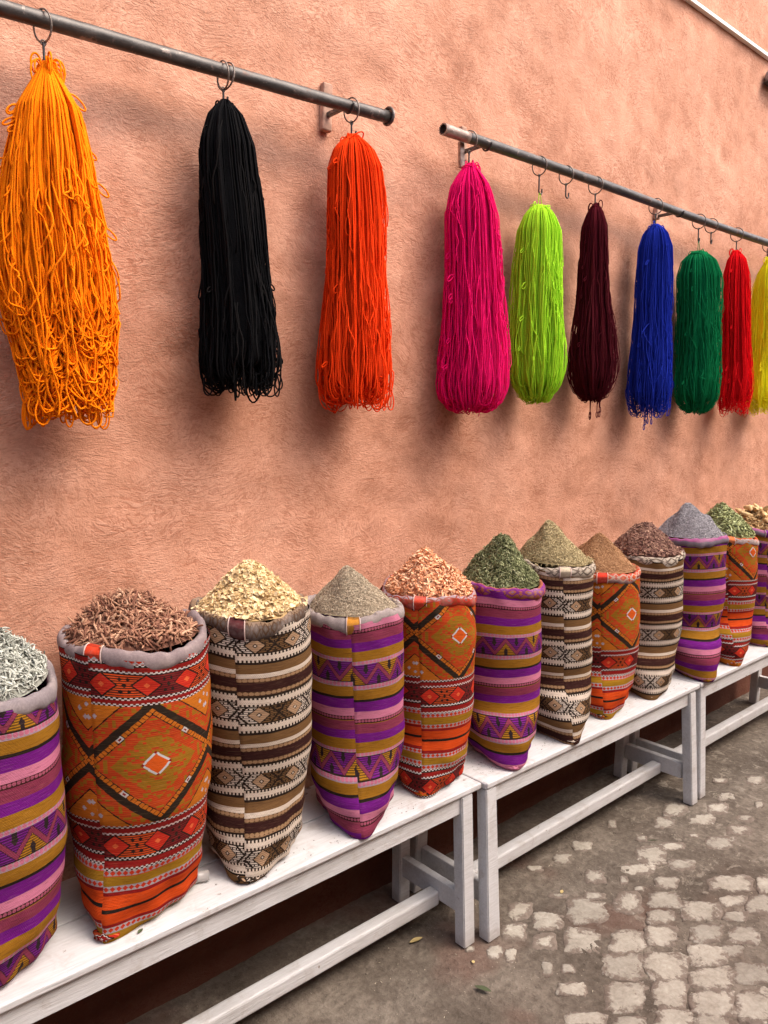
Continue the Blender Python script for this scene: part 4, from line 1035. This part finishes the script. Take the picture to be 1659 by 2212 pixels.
HEAPS = [
 dict(k='curl', n=2600, L=(.018, .038), W=.75, h=.095, ap=(.05, 0), lab='silvery grey dried leaves heaped in the sack at the left edge', nm='dried_leaf_heap', cat='dried leaves',
      st=[(0, (.10, .10, .08, 1)), (.35, (.34, .35, .30, 1)), (.7, (.56, .58, .51, 1)), (1, (.74, .76, .69, 1))], p=.9),
 dict(k='twig', n=1700, L=(.022, .050), W=1., h=.092, ap=(-.015, 0), lab='reddish brown dried twigs heaped in the kilim sack', nm='twig_heap', cat='twigs',
      st=[(0, (.045, .018, .012, 1)), (.35, (.19, .080, .050, 1)), (.7, (.40, .22, .135, 1)), (1, (.62, .43, .29, 1))], p=.85),
 dict(k='flake', n=2700, L=(.010, .018), W=1., h=.115, ap=(.01, 0), lab='pale yellow flakes heaped in a cone in the brown and cream sack', nm='flake_heap', cat='dried flakes',
      st=[(0, (.26, .15, .06, 1)), (.35, (.60, .43, .21, 1)), (.7, (.77, .62, .37, 1)), (1, (.86, .76, .54, 1))], p=1.),
 dict(k='needle', n=11000, L=(.007, .012), W=1., h=.122, ap=(-.018, 0), lab='grey beige seed heads heaped in a smooth cone in the purple sack with a gold patch', nm='seed_heap', cat='seeds',
      st=[(0, (.14, .105, .07, 1)), (.4, (.36, .29, .20, 1)), (.75, (.58, .49, .36, 1)), (1, (.80, .70, .54, 1))], p=1.02),
 dict(k='leaf', n=2600, L=(.016, .030), W=.8, h=.118, ap=(-.01, 0), lab='peach and orange bark slivers heaped in the sack with the red rim', nm='bark_heap', cat='bark',
      st=[(0, (0.390, 0.098, 0.039, 1)), (.3, (0.676, 0.260, 0.117, 1)), (.6, (0.884, 0.494, 0.286, 1)), (1, (0.900, 0.728, 0.494, 1))], p=.95),
 dict(k='curl', n=3600, L=(.013, .026), W=.9, h=.155, ap=(.01, 0), lab='curled green leaves heaped steeply in the sack with the zigzag rim', nm='green_leaf_heap', cat='dried leaves',
      st=[(0, (.03, .034, .014, 1)), (.35, (.13, .145, .06, 1)), (.7, (.33, .345, .18, 1)), (1, (.60, .59, .38, 1))], p=1.05),
 dict(k='needle', n=9000, L=(.010, .019), W=.8, h=.142, ap=(-.03, 0), lab='olive beige herbs heaped in the sack with a cream rim', nm='herb_heap', cat='herbs',
      st=[(0, (0.155, 0.116, 0.054, 1)), (.4, (0.341, 0.271, 0.139, 1)), (.75, (0.527, 0.434, 0.240, 1)), (1, (0.682, 0.589, 0.357, 1))], p=.95),
 dict(k='needle', n=10000, L=(.007, .013), W=.9, h=.128, ap=(-.015, 0), lab='ginger brown powder heaped in the low orange kilim sack', nm='powder_heap', cat='spice',
      st=[(0, (0.186, 0.085, 0.037, 1)), (.4, (0.388, 0.209, 0.101, 1)), (.75, (0.558, 0.326, 0.171, 1)), (1, (0.698, 0.449, 0.264, 1))], p=.95),
 dict(k='chip', n=4200, L=(.008, .017), W=1., h=.125, ap=(-.02, 0), lab='dark reddish bark chips heaped in the rightmost of the brown and cream sacks', nm='bark_chip_heap', cat='bark',
      st=[(0, (0.068, 0.033, 0.027, 1)), (.45, (0.180, 0.090, 0.068, 1)), (.8, (0.360, 0.217, 0.150, 1)), (1, (0.750, 0.555, 0.375, 1))], p=.95),
 dict(k='needle', n=12000, L=(.007, .013), W=1.1, h=.138, ap=(-.01, 0), lab='grey lavender heaped in a tall cone in the striped sack', nm='lavender_heap', cat='lavender',
      st=[(0, (0.132, 0.121, 0.132, 1)), (.4, (0.295, 0.279, 0.295, 1)), (.75, (0.480, 0.465, 0.480, 1)), (1, (0.651, 0.635, 0.620, 1))], p=.95),
 dict(k='leaf', n=2400, L=(.014, .026), W=1.2, h=.140, ap=(-.01, 0), lab='flat pale green leaves heaped in the last kilim sack near the right edge', nm='pale_leaf_heap', cat='dried leaves',
      st=[(0, (0.078, 0.065, 0.026, 1)), (.35, (0.221, 0.234, 0.091, 1)), (.7, (0.442, 0.481, 0.234, 1)), (1, (0.676, 0.702, 0.429, 1))], p=.8),
 dict(k='leaf', n=900, L=(.014, .03), W=1., h=.085, ap=(0, 0), lab='broken tan husks filling the sack under the dried pods', nm='husk_heap', cat='husks',
      st=[(0, (0.208, 0.111, 0.039, 1)), (.4, (0.442, 0.273, 0.117, 1)), (.75, (0.676, 0.468, 0.234, 1)), (1, (0.806, 0.624, 0.364, 1))], p=.8),
]
def heap(d, i):
    s = SACKS[i]; r = np.random.default_rng(900+i); x0, z0 = s['x'], s['z'] + .004
    R = s['r'] - (.020 if i < 2 else .013); f = heap_shape(i, R, d['h'], d['ap'][0], d['ap'][1], d['p'], i)
    mat = mat_spice(d['nm'].replace('_', ' '), d['st'])
    # mound
    nr, na = 26, 60
    rr = np.linspace(0.002, 1.02, nr)*R; aa = np.arange(na)*2*PI/na
    RR, AA = np.meshgrid(rr, aa, indexing='ij'); px, py = RR*np.cos(AA), RR*np.sin(AA)
    fine = d['k'] == 'needle'
    hz = f(px, py) - (.002 if fine else .006)
    V = np.stack([x0+px, SY+py, z0+hz], -1).reshape(-1, 3); F = grid_faces(na, nr, 0, True)
    # pieces
    n = d['n']; tmpl = [template(d['k'], r) for _ in range(5)]
    q = np.sqrt(r.random(n))*R*.99; ang = r.uniform(0, 2*PI, n)
    spill = r.random(n) < (.02 if d['k'] in ('needle', 'flake', 'chip') else 0); q[spill] = R*r.uniform(1., 1.10, spill.sum())
    cx, cy = q*np.cos(ang), q*np.sin(ang); e = .002
    hh = f(cx, cy); gx = (f(cx+e, cy)-hh)/e; gy = (f(cx, cy+e)-hh)/e
    N = np.stack([-gx, -gy, np.ones(n)], -1); N /= np.linalg.norm(N, axis=1, keepdims=True)
    N += r.normal(0, .20 if fine else .48, (n, 3)); N /= np.linalg.norm(N, axis=1, keepdims=True)
    tdir = r.normal(0, 1, (n, 3)); A = tdir - N*(tdir*N).sum(1, keepdims=True); A /= np.linalg.norm(A, axis=1, keepdims=True)
    B = np.cross(N, A); L = r.uniform(d['L'][0], d['L'][1], n)
    hh = np.where(spill, .013, hh)
    base = np.stack([x0+cx, SY+cy, z0+hh + r.uniform(-.003, .0015 if fine else .004, n)], -1)
    Vs, Fq, Ft, tn = [V], [F], [], [np.full(len(V), .12)]
    off = len(V); which = r.integers(0, 5, n); tint = np.clip(r.beta(2.2, 2.2, n), 0, 1)
    for k, (tv, tq, tt) in enumerate(tmpl):
        ids = np.where(which == k)[0]; m = len(ids); kv = len(tv)
        W = d['W']; Th = 1.
        vv = base[ids][:, None] + L[ids][:, None, None]*(tv[None, :, 0:1]*A[ids][:, None] + W*tv[None, :, 1:2]*B[ids][:, None] + Th*tv[None, :, 2:3]*N[ids][:, None])
        Vs.append(vv.reshape(-1, 3)); tn.append(np.repeat(tint[ids], kv))
        Fq.append((tq[None] + (off+np.arange(m)*kv)[:, None, None]).reshape(-1, 4))
        if len(tt): Ft.append((np.array(tt)[None] + (off+np.arange(m)*kv)[:, None, None]).reshape(-1, 3))
        off += m*kv
    V = np.concatenate(Vs); FQ = np.concatenate(Fq); tn = np.concatenate(tn)
    if Ft:
        # combine quads and tris
        FT = np.concatenate(Ft); me = bpy.data.meshes.new(d['nm'])
        me.vertices.add(len(V)); me.vertices.foreach_set('co', V.astype(np.float32).ravel())
        me.loops.add(FQ.size+FT.size); me.loops.foreach_set('vertex_index', np.concatenate([FQ.ravel(), FT.ravel()]).astype(np.int32))
        me.polygons.add(len(FQ)+len(FT)); me.polygons.foreach_set('loop_start', np.concatenate([np.arange(len(FQ))*4, FQ.size+np.arange(len(FT))*3]).astype(np.int32))
        a_ = me.attributes.new('tint', 'FLOAT', 'POINT'); a_.data.foreach_set('value', tn.astype(np.float32))
        me.polygons.foreach_set('use_smooth', np.full(len(FQ)+len(FT), d['k'] == 'twig')); me.update(calc_edges=True); me.validate()
    else:
        me = np_mesh(d['nm'], V, FQ, None, d['k'] != 'chip', {'tint': tn})
    o = link(d['nm'], me, mat); tag(o, d['lab'], d['cat'], 'spices heaped in the sacks', 'stuff')
for i, d in enumerate(HEAPS): heap(d, i)

# big pods on the far right sack, each its own thing
def pod_mesh(r):
    n, k = 14, 11; a, t = np.meshgrid(np.linspace(0, 2*PI, n), np.linspace(0, 1, k))
    rad = .20*np.sin(np.clip(t*.93+.04, 0, 1)*PI)**.62*(1-.35*t)*(1+.10*np.cos(a*6)+.05*np.sin(a*3+r.random()*6))
    P = np.stack([t-.5, rad*np.cos(a), rad*np.sin(a)+.06*np.sin(t*PI)*r.uniform(-1, 1)], -1)
    return P.reshape(-1, 3), grid_faces(n, k)
M_POD = mat_plain('dried pod', (.62, .43, .21, 1), .7, .35, 60)
rp = np.random.default_rng(77)
pods = [pod_mesh(rp) for _ in range(4)]
spots = []
for k in range(26):
    a = rp.uniform(0, 2*PI); q = rp.random()**.6*.115
    spots.append((q*math.cos(a), q*math.sin(a), .092*(1-q/.14)**.8 + .012, rp.uniform(.055, .078)))
pod_me = [np_mesh('dried_pod', P*.05, F) for P, F in pods]
for k, (px, py, pz, L) in enumerate(spots):
    o = bpy.data.objects.new('dried_pod', pod_me[k % 4]); C.objects.link(o)
    if not pod_me[k % 4].materials: pod_me[k % 4].materials.append(M_POD)
    o.location = (3.77+px, SY+py, 1.036+pz); o.scale = (L/.05,)*3
    o.rotation_euler = (rp.uniform(0, 6), rp.uniform(-.9, .5), rp.uniform(0, 6))
    tag(o, 'ribbed tan dried pod in the heap on the sack at the right edge', 'pod', 'dried pods heaped at the right edge')

# ------------------------------------------------------------------ small things
def leaf_obj(loc, L, W, rz, mat, label, cat='leaf', curl=.25, name='fallen_leaf', group=None):
    n, m = 12, 5; t, s_ = np.meshgrid(np.linspace(-.5, .5, n), np.linspace(-1, 1, m))
    wv = W*.5*np.cos(t*PI)**.8
    V = np.stack([t*L, wv*s_, L*curl*(.25*(s_*wv/W*2)**2 + .5*(t+.1)**2) + .0015], -1).reshape(-1, 3)
    V = np.concatenate([V, V-[0, 0, .0006]]); F = grid_faces(n, m); F = np.concatenate([F, F[:, ::-1]+n*m])
    o = link(name, np_mesh(name, V, F), mat); o.location = loc; o.rotation_euler = (0, 0, rz)
    tag(o, label, cat, group)
M_LY = mat_plain('dry yellow leaf', (.50, .38, .16, 1)); M_LG = mat_plain('withered green leaf', (.07, .085, .04, 1)); M_LB = mat_plain('brown leaf', (.20, .11, .06, 1))
leaf_obj((1.475, 1.535, .003), .045, .016, -.2, M_LY, 'yellowish fallen leaf on the ground behind the leg of the nearest bench')
leaf_obj((1.475, 1.27, .004), .05, .016, -1.2, M_LG, 'withered dark green leaf on the ground below the nearest bench')
leaf_obj((2.0, 1.39, .003), .02, .011, .4, M_LY, 'small yellow leaf on the ground between the pale stones')
leaf_obj((1.535, 1.36, .003), .012, .009, .9, M_LY, 'tiny round yellow leaf on the ground beside the front bench foot')
leaf_obj((.60, 1.455, BT+.002), .017, .008, .5, M_LG, 'small grey-green leaf on the bench beside the twig sack')
leaf_obj((2.505, 1.352, .006), .040, .004, -.7, M_LG, 'thin dark twig-like leaf on the ground near a pale stone')
# crumbs: on the benches and the ground
def crumbs(name, label, n, boxes, size, mat, seed, ground_=False):
    r = np.random.default_rng(seed); tv, tq, _ = template('chip', r); Vs, Fs = [], []; off = 0
    for k in range(n):
        b = boxes[r.integers(0, len(boxes))]
        x = r.uniform(b[0], b[1]); y = r.uniform(b[2], b[3]); z = (b[4] if not ground_ else float(ground_h(np.array(x), np.array(y)))+.0005)
        a = r.uniform(0, PI); sc = r.uniform(*size); c, s_ = math.cos(a), math.sin(a)
        v = tv*[sc*r.uniform(1, 2.6), sc, sc*1.2]; v = np.stack([v[:, 0]*c-v[:, 1]*s_+x, v[:, 0]*s_+v[:, 1]*c+y, v[:, 2]+z+.0008], -1)
        Vs.append(v); Fs.append(tq+off); off += len(tv)
    o = link(name, np_mesh(name, np.concatenate(Vs), np.concatenate(Fs), smooth=False), mat); tag(o, label, 'crumbs', None, 'stuff')
crumbs('herb_crumbs', 'scattered dark herb crumbs on the white bench tops', 150, [(1.12, 1.42, 1.45, 1.50, BT+.001), (1.68, 1.75, 1.45, 1.56, BT+.001), (.8, 1.2, 1.44, 1.5, BT+.001), (1.95, 2.1, 1.45, 1.5, BT+.001), (2.4, 3.2, 1.44, 1.5, BT+.001)], (.0008, .0026), mat_plain('herb crumb', (.09, .08, .05, 1)), 5)
crumbs('ground_crumbs', 'pale grit and straw bits scattered on the trodden ground', 420, [(1.0, 3.8, .7, 1.7, 0)], (.0008, .0032), mat_plain('grit', (.42, .36, .27, 1)), 6, True)
crumbs('ground_debris', 'dark dirt crumbs scattered on the trodden ground', 300, [(1.0, 3.8, .7, 1.7, 0)], (.0010, .0035), mat_plain('dark grit', (.05, .038, .03, 1)), 8, True)
# short length of clear glass tube standing behind the twig sack
gm = Mat('cloudy glass', .25, .5); gm.b.inputs['Transmission Weight'].default_value = .55; gm.color((.62, .60, .58, 1))
gj = empty('glass_jar', (.775, 1.535, BT)); tag(gj, 'small clear glass jar lying on the bench behind the twig sack', 'jar')
bm = bmesh.new(); bmesh.ops.create_cone(bm, cap_ends=True, segments=24, radius1=.0125, radius2=.0125, depth=.05, matrix=Matrix.Translation((.775, 1.535, BT+.0135)) @ Matrix.Rotation(-.45, 4, 'Z') @ Matrix.Rotation(PI/2, 4, 'Y'))
bmesh.ops.bevel(bm, geom=[e for e in bm.edges if len(e.link_faces) == 2 and abs(e.calc_face_angle()) > 1], offset=.002, segments=2, affect='EDGES')
bm_link('glass', bm, gm.m, gj, True)
